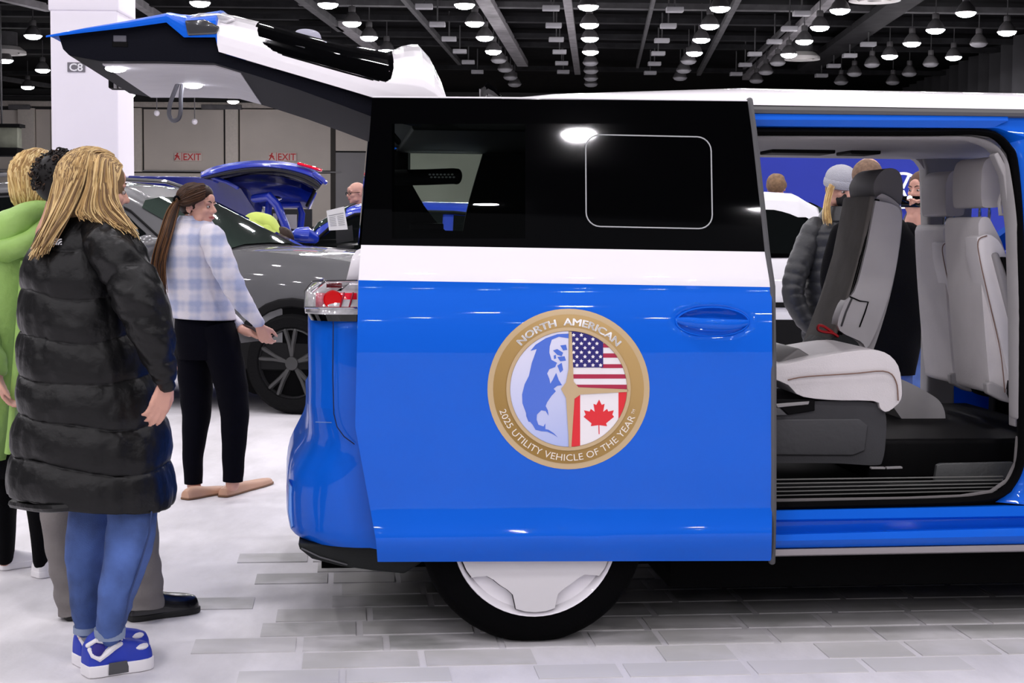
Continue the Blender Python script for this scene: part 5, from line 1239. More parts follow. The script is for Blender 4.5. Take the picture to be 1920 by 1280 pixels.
# coat
def coat_mod(py, a, c):
    ph = (py - 468) / 78.0 + .09 * sin(a * 2 + 1) + .16 * noise.noise(Vector((cos(a) * 1.5, sin(a) * 1.5, py / 150))); d = abs(sin(pi * ph)); m = 1 + .085 * (d ** .5 - .75)
    va = min(abs(((a - x + pi) % (2 * pi)) - pi) for x in (4.35, 5.35, 3.6)); m -= .022 * math.exp(-(va / .07) ** 2)
    p = c + Vector((cos(a), sin(a), 0)) * .25; m += .036 * noise.noise(p * 8) + .03 * noise.noise(Vector((p.x * 26, p.y * 26, p.z * 7))) + .014 * noise.noise(p * 32)
    return m
ck = [(398, 128, 222, .02, .075, 0), (412, 108, 236, .02, .10, 0), (432, 82, 248, .02, .135, 0), (470, 60, 258, .02, .17, 0), (520, 48, 262, .02, .185, 0), (600, 45, 272, .02, .19, 0), (680, 43, 290, .02, .20, 2), (760, 40, 306, .02, .215, 5), (850, 32, 316, .02, .23, 10), (915, 24, 319, .02, .24, 16), (931, 20, 320, .02, .235, 17)]
coat = MB(); sil(coat, Y, ck, 3, 96, coat_mod, 2.2, cap=False)
w1coat = w1.put('quilted_coat', coat, NYLON, smooth=80, solid=.012)
col_ = MB(); sil(col_, Y, [(386, 148, 224, .01, .07, 0), (398, 136, 228, .015, .082, 0), (412, 122, 236, .02, .095, 0)], 3, 40, None, 2, cap=False); w1.put('coat_collar', col_, NYLON, solid=.015)
def sleeve_mod(s, a):
    return 1 + .14 * (abs(sin(pi * s * 4.0)) ** .5 - .7) + .03 * sin(a * 5 + s * 40)
sl = MB(); seg(sl, Y, [(196, 446, -.10, 44, .085), (228, 490, -.15, 46, .09), (256, 545, -.18, 47, .09), (276, 600, -.19, 44, .085), (293, 655, -.19, 35, .07), (305, 695, -.185, 26, .05), (311, 716, -.18, 21, .042)], 32, 90, mod=sleeve_mod)
wrinkle(sl, .010, 16); w1.put('sleeve', sl, NYLON, smooth=80)
hem = MB(); ring_ = [at(lerp(24, 146, t), lerp(944, 948, t) + 6 * sin(t * pi), Y - .02 - .20 * sin(t * 2.2)) for t in [i / 16 for i in range(17)]]
hem.tube(ring_, .014, 8); w1.put('coat_hem', hem, NYLON)
# small white mark on the shoulder of the coat
mk = MB(); _near = min((v for v in coat.v if abs(proj(v)[0] - 108) < 7 and abs(proj(v)[1] - 455) < 7), key=lambda v: v[1])
P_ = lambda px, py: at(px, py, _near[1] - .010)
for r0, r1 in ((.0, .004), (.0075, .0115), (.0145, .0185)):
    cx = P_(110, 455); pts = [cx + Vector((-r1 * 1.0 * cos(a) + .009, -.002, r1 * sin(a) - .006)) for a in [pi / 2 * k / 6 for k in range(7)]] + [cx + Vector((-r0 * cos(a) + .009, -.002, r0 * sin(a) - .006)) for a in [pi / 2 * (6 - k) / 6 for k in range(7)]]
    mk.prism(pts, (0, .004, 0))
for k in range(3): cx = P_(103, 450 + k * 4.2); mk.prism([cx + Vector((-.008, 0, 0)), cx + Vector((.006, 0, .001)), cx + Vector((.006, 0, .005)), cx + Vector((-.008, 0, .004))], (0, .004, 0))
w1.put('coat_mark', mk, mat('mark_white', (.7, .7, .72), .5), smooth=0)
# jeans
def leg_mod(s, a): return 1 + .02 * sin(s * 60 + 3 * sin(a * 2)) * (.4 + .6 * (s > .75))
L1 = MB(); seg(L1, Y, [(240, 890, -.03, 44, .085), (248, 940, -.04, 46, .085), (244, 1010, -.05, 45, .082), (228, 1080, -.05, 38, .072), (213, 1140, -.04, 31, .06), (206, 1184, -.01, 26, .05)], 24, 50, mod=leg_mod); wrinkle(L1, .006, 12); w1.put('jeans_leg', L1, JEANS, smooth=80)
L2 = MB(); seg(L2, Y, [(190, 890, .09, 46, .085), (180, 950, .10, 47, .09), (165, 1020, .10, 42, .08), (160, 1080, .095, 34, .068), (160, 1130, .09, 28, .058), (163, 1174, .09, 23, .05)], 24, 50, mod=leg_mod); wrinkle(L2, .006, 12); w1.put('jeans_leg', L2, JEANS, smooth=80)
c1 = MB(); seg(c1, Y, [(206, 1176, -.01, 29, .054), (206, 1186, -.01, 29, .054), (206, 1195, -.01, 28, .052)], 24, 6, rnd=False); w1.put('jeans_cuff', c1, DENIMF)
c1 = MB(); seg(c1, Y, [(163, 1172, .09, 25, .053), (163, 1184, .09, 25, .053)], 24, 5, rnd=False); w1.put('jeans_cuff', c1, DENIMF)
L3 = MB()
L3.tube([at(px, py, Y - .155 + d_) for px, py, d_ in [(284, 960, .04), (280, 1000, .03), (262, 1060, .05), (243, 1115, .055), (232, 1170, .065)]], .003, 5); w1.put('jeans_seam', L3, mat('seam_dark', (.02, .04, .13), .8))
SBLUE = mat('trainer_blue', (.012, .035, .40), .6, var=.1); SWHITE = mat('trainer_white', (.80, .78, .80), .5); SNAVY = mat('trainer_navy', (.02, .015, .22), .7); SGREY = mat('trainer_grey', (.07, .07, .075), .6)
def trainer(Hp, Tp):
    up, F_ = shoe(w1, 'trainer', at_z(*Hp, 0), at_z(*Tp, 0), .042, SBLUE, SWHITE, .10, .036)
    near = -1 if (F_(0, 1, 0).y > F_(0, -1, 0).y) else 1
    S = lambda t, z, o=1.06: F_(t, near * o, z)
    B = lambda nm, pts, m, dep=.004: MB().prism([S(*p) for p in pts], Vector((0, .004, 0))).build(nm, m, up, smooth=0)
    MB().tube([S(.02, .088, .6), S(.05, .07, .85), S(.14, .058, .98), S(.26, .075, .98), S(.36, .088, .9), S(.48, .092, .72)], [.007, .008, .009, .011, .012, .008], 8).build('side_stripe', SWHITE, up)
    MB().tube([S(.0, .10, .5), S(.1, .115, .8), S(.22, .108, .85), S(.36, .098, .8)], [.007] * 4, 8).build('collar_trim', SWHITE, up)
    MB().tube([S(.06, .075, .86), S(.12, .088, .9), S(.2, .088, .9)], [(.012, .006), (.022, .008), (.014, .006)], 10, side=(0, 1, 0)).build('heel_panel', SNAVY, up)
    MB().ell(F_(.80, near * .3, .072), (.030, .034, .012)).build('toe_patch', SWHITE, up)
    MB().prism([S(.26, .006, 1.14), S(.60, .006, 1.14), S(.54, .042, 1.14), S(.27, .042, 1.14)], Vector((0, .004, 0))).build('sole_insert', SGREY, up, smooth=0)
    for k in range(5):
        t = .46 + .055 * k; z = .125 - .011 * k
        MB().tube([F_(t, -.55, z - .012), F_(t + .02, 0, z + .002), F_(t, .55, z - .012)], .0035, 6).build('lace', SWHITE, up)
trainer((160, 1268), (281, 1248)); trainer((144, 1248), (275, 1226))
sk = MB(); seg(sk, Y, [(205, 1190, .02, 20, .032), (203, 1216, .03, 20, .03)], 16, 6); seg(sk, Y, [(165, 1180, .09, 19, .036), (167, 1210, .09, 19, .036)], 16, 6); o = w1.put('socks', sk, mat('grey_sock', (.25, .25, .27), .9))
# hair
hr_ = MB(); hr_.ell(q(-.016, 0, .030), (.101, .086, .094), R, 24, 16)
hr_.ell(q(-.05, 0, -.02), (.068, .076, .10), R, 20, 12)
gd = [[(150, 303, .03), (112, 345, .06), (94, 400, .06), (82, 450, .05), (66, 472, .0)], [(150, 300, -.02), (120, 340, -.07), (100, 400, -.11), (76, 450, -.14), (60, 482, -.16)],
      [(160, 299, -.04), (136, 345, -.10), (112, 400, -.12), (90, 450, -.15), (78, 478, -.16)], [(168, 299, -.05), (152, 345, -.11), (134, 390, -.13), (106, 430, -.16), (88, 462, -.17)],
      [(172, 299, -.05), (168, 345, -.115), (156, 385, -.13), (152, 400, -.14), (160, 412, -.15)], [(178, 300, -.05), (186, 345, -.115), (186, 385, -.13), (205, 412, -.15), (232, 430, -.17)],
      [(182, 301, -.05), (198, 345, -.10), (205, 383, -.12), (236, 420, -.14), (256, 447, -.16)], [(188, 303, -.03), (212, 338, -.06), (213, 372, -.09), (222, 400, -.12), (248, 432, -.15)]]
sh1 = [(q(-.016, 0, .030), R, (.104, .089, .097)), (q(-.05, 0, -.02), R, (.071, .079, .103))]
strands(hr_, Y, gd[:4], 420, .006, .0033, 3, 5, n=4, shells=sh1)
strands(hr_, Y, gd[4:], 400, .006, .0033, 3, 6, n=4, shells=sh1)
G2 = [[(192, 297, .06), (150, 292, .02), (118, 318, .06), (100, 370, .07), (84, 430, .04)], [(200, 300, .03), (158, 290, -.02), (118, 325, -.06), (104, 385, -.10), (82, 450, -.13)], [(204, 302, .0), (170, 290, -.04), (142, 325, -.10), (124, 385, -.11), (92, 448, -.15)], [(208, 304, -.01), (186, 292, -.05), (178, 330, -.11), (172, 385, -.13), (182, 415, -.16)], [(212, 308, -.01), (206, 306, -.05), (208, 340, -.09), (212, 380, -.11), (240, 428, -.15)], [(216, 316, .0), (216, 322, -.03), (216, 345, -.06), (216, 375, -.09), (236, 420, -.14)]]
strands(hr_, Y, G2[:3], 280, .005, .0032, 3, 15, n=4, shells=sh1)
strands(hr_, Y, G2[3:], 280, .005, .0032, 3, 16, n=4, shells=sh1); w1.put('hair', hr_, hair_mats('long_blonde', [(.21, .13, .065), (.44, .29, .125), (.66, .48, .23)]), smooth=60)

# --- person in the green jacket behind her
Y = 6.15
g1 = Root('person', at_z(62, 1083, 0), 'blond person in a bright green hooded jacket, cut off at the left edge', 'person')
mb = MB(); q, R, _ax = head(mb, at(75, 343, Y), (.55, .82, -.05), .95, .13)
seg(mb, Y, [(38, 440, .02, 30, .06), (22, 560, .02, 38, .08), (20, 760, .02, 36, .08), (32, 870, .04, 26, .06)])
seg(mb, Y, [(68, 880, .0, 26, .07), (72, 960, .0, 18, .06), (78, 1040, 0, 12, .04), (80, 1066, 0, 12, .035)]); seg(mb, Y, [(10, 880, .12, 26, .07), (8, 960, .12, 18, .06), (10, 1030, .12, 12, .04), (10, 1052, .12, 12, .035)])
seg(mb, Y, [(-15, 450, -.1, 18, .05), (-38, 560, -.14, 18, .05), (-25, 650, -.18, 14, .04), (-5, 700, -.2, 11, .03)]); hand(mb, at(-5, 705, Y - .2), (.4, 0, -1), (1, 0, 0), (0, -1, 0), .95, .4)
remesh(g1, mb, .008, SKIN)
GREEN = mat('lime_green_nylon', (.30, .50, .12), .55, var=.12, vscale=6, bump=.4, bscale=30)
jk = MB()
def gmod(py, a, c):
    p = c + Vector((cos(a), sin(a), 0)) * .2; return 1 + .03 * noise.noise(p * 9) + .025 * noise.noise(Vector((p.x * 22, p.y * 22, p.z * 5)))
sil(jk, Y, [(398, 15, 98, .0, .09, 0), (430, -30, 100, 0, .13, 0), (480, -52, 92, 0, .16, 0), (560, -58, 80, 0, .17, 0), (680, -55, 62, 0, .17, 0), (780, -48, 44, 0, .17, 0), (856, -46, 26, 0, .16, 0)], 4, 56, gmod, 2.2)
g1.put('green_jacket', jk, GREEN, smooth=80)
hd = MB(); seg(hd, Y, [(92, 392, -.10, 12, .03), (55, 402, -.15, 24, .05), (20, 425, -.16, 34, .06), (-5, 452, -.12, 30, .06)], 18, 20); seg(hd, Y, [(80, 420, -.14, 14, .03), (50, 455, -.19, 22, .05), (10, 470, -.18, 22, .05)], 16, 16); wrinkle(hd, .012, 9); g1.put('jacket_hood', hd, GREEN, smooth=80)
sl = MB(); seg(sl, Y, [(-20, 440, -.10, 30, .08), (-42, 540, -.15, 28, .075), (-32, 620, -.18, 25, .065), (-5, 690, -.2, 17, .05)], 20, 40, mod=lambda s, a: 1 + .06 * sin(s * 40 + a)); wrinkle(sl, .01, 12); g1.put('sleeve', sl, GREEN, smooth=80)
zz = MB(); zz.tube([at(px, py, Y - .185) for px, py in [(44, 490), (36, 600), (28, 700), (20, 800), (14, 850)]], [(.012, .004)] * 5, 6, side=(0, 1, 0)); g1.put('back_seam', zz, GREEN)
hp_ = MB(); sil(hp_, Y, [(760, -40, 60, .05, .13, 0), (820, -34, 74, .05, .13, 0), (870, -24, 92, .06, .13, 0), (890, -18, 96, .06, .12, 0)], 5, 36); g1.put('trousers', hp_, BLACKC)
for ks in ([(66, 860, .0, 34, .09), (72, 940, .0, 23, .075), (76, 1000, 0, 18, .06), (78, 1052, 0, 15, .05)], [(10, 840, .12, 34, .09), (8, 940, .12, 23, .075), (10, 1000, .12, 18, .06), (10, 1045, .12, 15, .05)]):
    l_ = MB(); seg(l_, Y, ks, 16, 24); g1.put('trouser_leg', l_, BLACKC)
shoe(g1, 'white_shoe', at_z(66, 1083, 0), at_z(130, 1072, 0), .036, SWHITE, SWHITE, .065); shoe(g1, 'white_shoe', at_z(-2, 1068, 0), at_z(60, 1058, 0), .036, SWHITE, SWHITE, .065)
hb = MB(); hb.ell(q(-.018, 0, .028), (.105, .088, .096), R, 20, 14); hb.ell(q(-.05, 0, -.03), (.065, .078, .085), R, 18, 10)
strands(hb, Y, [[(85, 293, .0), (102, 320, -.05), (104, 355, -.06), (98, 385, -.06)], [(82, 292, -.02), (84, 320, -.09), (82, 355, -.11), (76, 388, -.10)], [(78, 292, -.02), (62, 320, -.08), (56, 355, -.10), (54, 390, -.09)], [(74, 293, .0), (48, 322, -.02), (44, 355, -.04), (45, 385, -.03), (36, 398, -.03)]], 260, .005, .005, 3, 9, ns=10, shells=[(q(-.018, 0, .028), R, (.108, .091, .099)), (q(-.05, 0, -.03), R, (.068, .081, .088))])
g1.put('hair', hb, BLONDE, smooth=60)

# --- man in grey trousers standing behind the coat
Y = 5.5
m1 = Root('person', at_z(190, 1158, 0), 'curly dark-haired person in grey trousers and black shoes, mostly hidden behind the long coat', 'person')
mb = MB(); q, R, _ax = head(mb, at(126, 352, Y), (.75, .65, -.05), .95, .13)
seg(mb, Y, [(150, 440, .02, 34, .06), (160, 560, .02, 42, .08), (170, 760, .02, 44, .08), (178, 900, .02, 44, .08)])
seg(mb, Y, [(130, 900, .0, 26, .07), (122, 1000, .0, 20, .06), (128, 1110, 0, 16, .045), (130, 1140, 0, 15, .04)]); seg(mb, Y, [(232, 900, -.02, 26, .07), (252, 1010, -.02, 20, .06), (266, 1090, -.02, 13, .04), (270, 1115, -.02, 12, .035)])
seg(mb, Y, [(208, 458, -.02, 14, .04), (236, 560, .0, 20, .05), (250, 660, .02, 16, .04), (252, 720, .02, 12, .03)]); hand(mb, at(252, 725, Y + .02), (0, 0, -1), (-1, 0, 0), (.3, -1, 0), 1, .4)
remesh(m1, mb, .008, SKIN2)
ct = MB(); sil(ct, Y, [(396, 112, 165, .02, .08, 0), (430, 98, 212, .02, .12, 0), (500, 92, 240, .02, .15, 0), (700, 92, 262, .02, .16, 0), (930, 92, 285, .02, .16, 0)], 6, 40, gmod); m1.put('dark_jacket', ct, BLACKC, smooth=80)
sl = MB(); seg(sl, Y, [(210, 445, -.02, 28, .07), (236, 560, .0, 27, .07), (250, 660, .02, 22, .055), (252, 712, .02, 18, .045)], 16, 30); m1.put('sleeve', sl, BLACKC)
for ks in ([(130, 880, .0, 52, .11), (118, 960, .0, 38, .10), (122, 1040, 0, 34, .085), (132, 1100, 0, 30, .075), (140, 1148, 0, 27, .07)], [(225, 880, -.02, 56, .11), (250, 960, -.02, 42, .10), (262, 1040, -.02, 36, .085), (268, 1090, -.02, 36, .08), (272, 1136, -.02, 36, .08)]):
    l_ = MB(); seg(l_, Y, ks, 22, 40, rnd=False, mod=lambda s, a: 1 + .035 * sin(s * 34 + 2 * sin(a))); wrinkle(l_, .008, 9); m1.put('trouser_leg', l_, GREYT, smooth=80)
BSHOE = mat('black_shoe_leather', (.004, .004, .007), .25, coat=.4)
shoe(m1, 'black_shoe', at_z(240, 1163, 0), at_z(368, 1144, 0), .046, BSHOE, mat('black_sole', (.004, .004, .004), .6), .085, .02); shoe(m1, 'black_shoe', at_z(122, 1160, 0), at_z(225, 1150, 0), .046, BSHOE, mat('black_sole', (.004, .004, .004), .6), .085, .02)
hb = MB(); hb.ell(q(-.018, 0, .03), (.104, .088, .092), R, 20, 14); rn = random.Random(4)
for k in range(230):
    th, ph = rn.uniform(0, 2 * pi), rn.uniform(0, 2.0); dv = Vector((sin(ph) * cos(th) * .106 - .02, sin(ph) * sin(th) * .09, cos(ph) * .095 + .028))
    if dv.x > .06 and dv.z < .06: continue
    p = q(*dv); hb.mi = rn.choice((0, 0, 1, 2) if dv.x < -.02 else (0, 0, 1)); rr = rn.uniform(.006, .011); ax = Vector((rn.gauss(0, 1), rn.gauss(0, 1), rn.gauss(0, 1))).normalized(); e1 = ax.orthogonal().normalized(); e2 = ax.cross(e1)
    hb.tube([p + e1 * (rr * cos(t * 1.0)) + e2 * (rr * sin(t * 1.0)) + ax * (t * .0022) for t in range(9)], .0028, 5, rnd=False)
hb.mi = 0; m1.put('hair', hb, BLACKH, smooth=60)

# --- woman in the pale plaid blazer
Y = at_z(400, 930, 0).y
w2 = Root('person', at_z(400, 930, 0), 'person with a brown ponytail in a pale plaid blazer, black trousers and flats', 'person')
mb = MB(); q, R, _ax = head(mb, at(371, 388, Y), (.93, -.32, -.04), .92, .13)
seg(mb, Y, [(360, 450, .0, 36, .07), (372, 520, .0, 40, .08), (382, 580, .0, 42, .09), (386, 625, .0, 34, .08)])
seg(mb, Y, [(398, 452, -.14, 16, .042), (428, 520, -.17, 15, .04), (456, 570, -.17, 13, .034), (482, 605, -.16, 9, .024), (487, 612, -.16, 8, .02)])
seg(mb, Y, [(330, 452, .14, 16, .042), (350, 520, .18, 15, .04), (400, 575, .14, 13, .034), (450, 615, .02, 9, .024), (468, 624, -.05, 8, .02)])
seg(mb, Y, [(368, 620, .04, 22, .06), (366, 740, .05, 22, .06), (362, 860, .05, 15, .04), (364, 915, .05, 13, .035)]); seg(mb, Y, [(408, 620, -.04, 22, .06), (432, 740, -.06, 22, .06), (436, 850, -.06, 15, .04), (436, 908, -.06, 13, .035)])
hand(mb, at(486, 610, Y - .16), (.35, .3, -.9), (-.7, .5, -.2), (.75, -.3, .5), .9, .55); hand(mb, at(466, 622, Y - .05), (.9, -.3, -.25), (0, -.4, .9), (0, .9, .4), .85, .4)
remesh(w2, mb, .0055, SKIN)
face(w2, q, R, .92)
def plaid():
    m = bpy.data.materials.new('pale_plaid_wool'); m.use_nodes = True; nt = m.node_tree; b = nt.nodes['Principled BSDF']; b.inputs['Roughness'].default_value = .9
    tc = nt.nodes.new('ShaderNodeTexCoord'); fs = []
    for dr, sc in (('X', 2.6), ('Z', 2.9), ('X', 7.7), ('Z', 8.6)):
        w_ = nt.nodes.new('ShaderNodeTexWave'); w_.bands_direction = dr; w_.inputs['Scale'].default_value = sc; w_.inputs['Distortion'].default_value = .6; w_.inputs['Detail'].default_value = 1
        nt.links.new(tc.outputs['Object'], w_.inputs['Vector']); fs.append(w_.outputs['Fac'])
    def add(a, b_, wa, wb):
        n1 = nt.nodes.new('ShaderNodeMath'); n1.operation = 'MULTIPLY'; n1.inputs[1].default_value = wa; nt.links.new(a, n1.inputs[0])
        n2 = nt.nodes.new('ShaderNodeMath'); n2.operation = 'MULTIPLY_ADD'; n2.inputs[1].default_value = wb; nt.links.new(b_, n2.inputs[0]); nt.links.new(n1.outputs[0], n2.inputs[2]); return n2.outputs[0]
    s1 = add(fs[0], fs[1], .36, .36); s2 = add(fs[2], fs[3], .14, .14); s3 = add(s1, s2, 1, 1)
    r = nt.nodes.new('ShaderNodeValToRGB'); r.color_ramp.elements[0].position = .22; r.color_ramp.elements[0].color = (.37, .41, .58, 1); r.color_ramp.elements[1].position = .72; r.color_ramp.elements[1].color = (.68, .65, .70, 1)
    nt.links.new(s3, r.inputs[0]); n = nt.nodes.new('ShaderNodeTexNoise'); n.inputs['Scale'].default_value = 250; nt.links.new(tc.outputs['Object'], n.inputs['Vector'])
    bp = nt.nodes.new('ShaderNodeBump'); bp.inputs['Strength'].default_value = .5; bp.inputs['Distance'].default_value = .004; nt.links.new(n.outputs[0], bp.inputs['Height']); nt.links.new(bp.outputs[0], b.inputs['Normal'])
    nt.links.new(r.outputs[0], b.inputs['Base Color']); return m
PLAID = plaid()
bz = MB(); sil(bz, Y, [(414, 333, 396, .0, .06, 0), (424, 328, 402, .0, .09, 0), (440, 318, 414, .0, .13, 0), (470, 308, 424, .0, .15, 0), (510, 306, 428, .0, .14, 0), (545, 314, 430, .0, .125, 0), (580, 325, 437, .0, .14, 0), (597, 327, 441, .0, .15, 2)], 3, 56, lambda py, a, c: 1 + .02 * noise.noise((c + Vector((cos(a), sin(a), 0)) * .2) * 11), 2.1, cap=False)
w2.put('plaid_blazer', bz, PLAID, smooth=80, solid=.008)
cl = MB(); sil(cl, Y, [(405, 338, 385, .01, .055, 0), (412, 333, 392, .01, .066, 0), (422, 328, 402, .01, .085, 0)], 2, 36, None, 2, cap=False); w2.put('blazer_collar', cl, PLAID, solid=.008)
sl = MB(); seg(sl, Y, [(396, 444, -.10, 25, .07), (414, 485, -.15, 25, .07), (434, 530, -.17, 22, .06), (458, 570, -.17, 18, .05), (484, 604, -.165, 12, .036)], 24, 50, mod=lambda s, a: 1 + .03 * sin(s * 38 + 2 * sin(a))); wrinkle(sl, .006, 14); w2.put('sleeve', sl, PLAID, smooth=80)
sl = MB(); seg(sl, Y, [(332, 446, .10, 22, .065), (348, 520, .17, 22, .06), (400, 572, .15, 19, .05), (446, 610, .03, 12, .036)], 20, 40); w2.put('sleeve', sl, PLAID, smooth=80)
TRB = mat('black_trouser_cloth', (.0018, .0018, .0045), .9, spec=.08, bump=.25, bscale=120)
tr = MB(); sil(tr, Y, [(586, 330, 438, .0, .13, 0), (620, 328, 442, .0, .14, 0), (650, 331, 450, .0, .14, 0), (672, 335, 452, .0, .12, 0)], 4, 36); w2.put('trousers', tr, TRB)
for ks in ([(362, 615, .03, 34, .12), (364, 660, .04, 34, .11), (367, 720, .05, 32, .09), (368, 780, .05, 27, .075), (362, 850, .05, 20, .06), (363, 906, .05, 17, .05)], [(406, 615, -.03, 36, .12), (418, 660, -.05, 35, .11), (433, 720, -.06, 31, .09), (440, 780, -.06, 27, .075), (438, 850, -.06, 22, .06), (437, 902, -.06, 19, .05)]):
    l_ = MB(); seg(l_, Y, ks, 20, 36, rnd=False, mod=lambda s, a: 1 + .02 * sin(s * 40 + a)); w2.put('trouser_leg', l_, TRB)
FLAT = mat('beige_flat_leather', (.58, .34, .23), .45)
shoe(w2, 'beige_flat', at_z(347, 937, 0), at_z(424, 922, 0), .034, FLAT, mat('tan_sole', (.20, .10, .05), .6), .05, .01); shoe(w2, 'beige_flat', at_z(418, 932, 0), at_z(506, 906, 0), .034, FLAT, mat('tan_sole', (.20, .10, .05), .6), .05, .01)
hb = MB(); hb.ell(q(-.030, 0, .036), (.086, .080, .084), R, 22, 14); hb.ell(q(.018, 0, .072), (.06, .064, .05), R, 18, 10)
strands(hb, Y, [[(386, 356, -.06), (370, 362, -.085), (350, 370, -.085), (332, 378, -.04)], [(384, 372, -.09), (368, 380, -.095), (350, 386, -.09), (332, 383, -.05)], [(378, 352, .0), (358, 355, -.02), (340, 364, -.03), (330, 377, -.02)], [(376, 350, .03), (356, 352, .02), (338, 362, .0), (330, 377, -.02)]], 260, .003, .0034, 2, 3, ns=8, shells=[(q(-.030, 0, .036), R, (.087, .081, .085)), (q(.018, 0, .072), R, (.061, .065, .051))])
strands(hb, Y, [[(334, 372, -.04), (316, 395, -.03), (304, 430, -.06), (290, 480, -.08), (284, 520, -.08)], [(335, 376, -.06), (322, 405, -.08), (312, 440, -.13), (298, 490, -.15), (300, 545, -.15)], [(336, 380, -.05), (328, 410, -.07), (318, 445, -.13), (306, 495, -.16), (310, 560, -.15)]], 150, .006, .0042, 3, 8)
w2.put('hair', hb, BROWN, smooth=60)
w2.put('hair_tie', MB().tube([at(331 + 5 * cos(a), 376 + 8 * sin(a), Y - .045 + .03 * sin(a)) for a in [2 * pi * k / 12 for k in range(13)]], .006, 6), BLACKC)
w2.put('earring', MB().ell(q(-.006, -.084, -.04), (.005, .005, .005), R, 8, 6), CHROME)
cb = Root('clipboard', at(470, 636, Y - .1), 'pale clipboard held by the woman in the plaid blazer', 'clipboard')
e = [at(436, 600, Y + .10), at(490, 618, Y - .14), at(502, 634, Y - .12), at(452, 640, Y + .14)]
cb.put('board', MB().prism(e, (0, 0, -.008)), mat('board_dark', (.05, .05, .06), .5)); cb.put('paper', MB().prism([p + Vector((0, 0, .002)) for p in [e[0].lerp(e[2], .05), e[1].lerp(e[3], .08), e[2].lerp(e[0], .05), e[3].lerp(e[1], .05)]], (0, 0, .002)), mat('paper_pale', (.6, .58, .6), .7))

# --- bald man with glasses beyond the blue car
Y = 17.4
b1 = Root('person', at(665, 760, Y) * 1, 'bald person with dark-rimmed glasses standing beyond the blue car', 'person'); b1.o.location.z = 0; b1.inv = Matrix.Translation(-Vector(b1.o.location))
mb = MB(); q, R, _ax = head(mb, at(668, 362, Y), (-.86, -.50, -.12), 1.02, .13); z0 = at(668, 362, Y)
mb.tube([z0 + Vector((0, .02, -.24)), z0 + Vector((0, .02, -.6)), z0 + Vector((0, .02, -.85)), Vector((z0.x, z0.y + .02, .85))], [(.17, .10), (.17, .11), (.15, .1), (.15, .1)], 14)
for s in (-1, 1): mb.tube([z0 + Vector((s * .2, .02, -.28)), z0 + Vector((s * .24, .02, -.6)), z0 + Vector((s * .22, -.05, -.85))], [.05, .045, .03], 10); mb.tube([(z0.x + s * .1, z0.y, .85), (z0.x + s * .1, z0.y, .45), (z0.x + s * .1, z0.y, .05)], [.08, .06, .04], 10); hand(mb, z0 + Vector((s * .22, -.05, -.86)), (0, 0, -1), (-s, 0, 0), (0, -1, 0), 1, .4)
remesh(b1, mb, .008, SKIN); face(b1, q, R, 1.02)
b1.put('jacket', MB().tube([z0 + Vector((0, .02, -.19)), z0 + Vector((0, .02, -.25)), z0 + Vector((0, .02, -.5)), z0 + Vector((0, .02, -.95))], [(.10, .08), (.22, .12), (.22, .14), (.2, .14)], 20, side=(0, 1, 0)), mat('dark_grey_jacket', (.03, .03, .035), .8))
for s in (-1, 1):
    b1.put('sleeve', MB().tube([z0 + Vector((s * .18, .02, -.26)), z0 + Vector((s * .25, .02, -.6)), z0 + Vector((s * .22, -.05, -.84))], [.075, .065, .045], 14), mat('dark_grey_jacket', (.03, .03, .035), .8))
    b1.put('trouser_leg', MB().tube([(z0.x + s * .1, z0.y, .95), (z0.x + s * .1, z0.y, .5), (z0.x + s * .1, z0.y, .06)], [.10, .08, .06], 14), BLACKC)
    shoe(b1, 'black_shoe', Vector((z0.x + s * .1, z0.y + .06, 0)), Vector((z0.x + s * .1 - .15, z0.y - .18, 0)), .045, BSHOE, BSHOE)
gl = MB()
for s in (-1, 1):
    gl.tube([q(.097, s * .032 + .021 * cos(a), .004 + .016 * sin(a)) for a in [2 * pi * k / 16 for k in range(17)]], .0028, 6, rnd=False); gl.tube([q(.095, s * .053, .008), q(.05, s * .072, .010), q(-.01, s * .08, .008)], .0028, 6)
gl.tube([q(.099, -.011, .006), q(.101, 0, .008), q(.099, .011, .006)], .0028, 6); b1.put('glasses', gl, GBLACK)

# --- person in a lime jacket bending at the cars
Y = 14.22
l1 = Root('person', Vector((at(478, 600, Y).x, Y, 0)), 'person in a lime jacket bending over between the grey SUV and the blue SUV', 'person')
LIME = mat('lime_jacket', (.50, .62, .10), .6, var=.08)
mb = MB(); seg(mb, Y, [(455, 520, .05, 22, .09), (462, 460, .05, 24, .09), (485, 430, .0, 22, .08), (508, 432, -.03, 18, .08)]); q, R, _ax = head(mb, at(530, 452, Y - .02), (.75, .1, -.65), .95, .12, nd=(-.8, 0, .45))
zx = at(458, 520, Y)
for s in (-1, 1): mb.tube([(zx.x, Y + s * .09, zx.z), (zx.x - .02, Y + s * .1, .5), (zx.x, Y + s * .1, .05)], [.08, .06, .04], 10)
seg(mb, Y, [(500, 440, -.12, 9, .04), (505, 480, -.14, 9, .04), (520, 515, -.14, 6, .03)]); hand(mb, at(521, 517, Y - .14), (.5, 0, -.8), (0, 1, 0), (.6, -.6, 0), 1, .4)
remesh(l1, mb, .009, SKIN)
mb = MB(); seg(mb, Y, [(452, 505, .05, 28, .15), (456, 460, .05, 29, .16), (474, 428, .02, 27, .16), (496, 424, .0, 24, .16), (514, 440, -.03, 17, .12)], 24, 30); wrinkle(mb, .012, 8); l1.put('lime_jacket', mb, LIME, smooth=80)
mb = MB(); seg(mb, Y, [(498, 432, -.12, 14, .06), (503, 475, -.15, 13, .06), (518, 510, -.15, 9, .045)], 16, 20); l1.put('sleeve', mb, LIME)
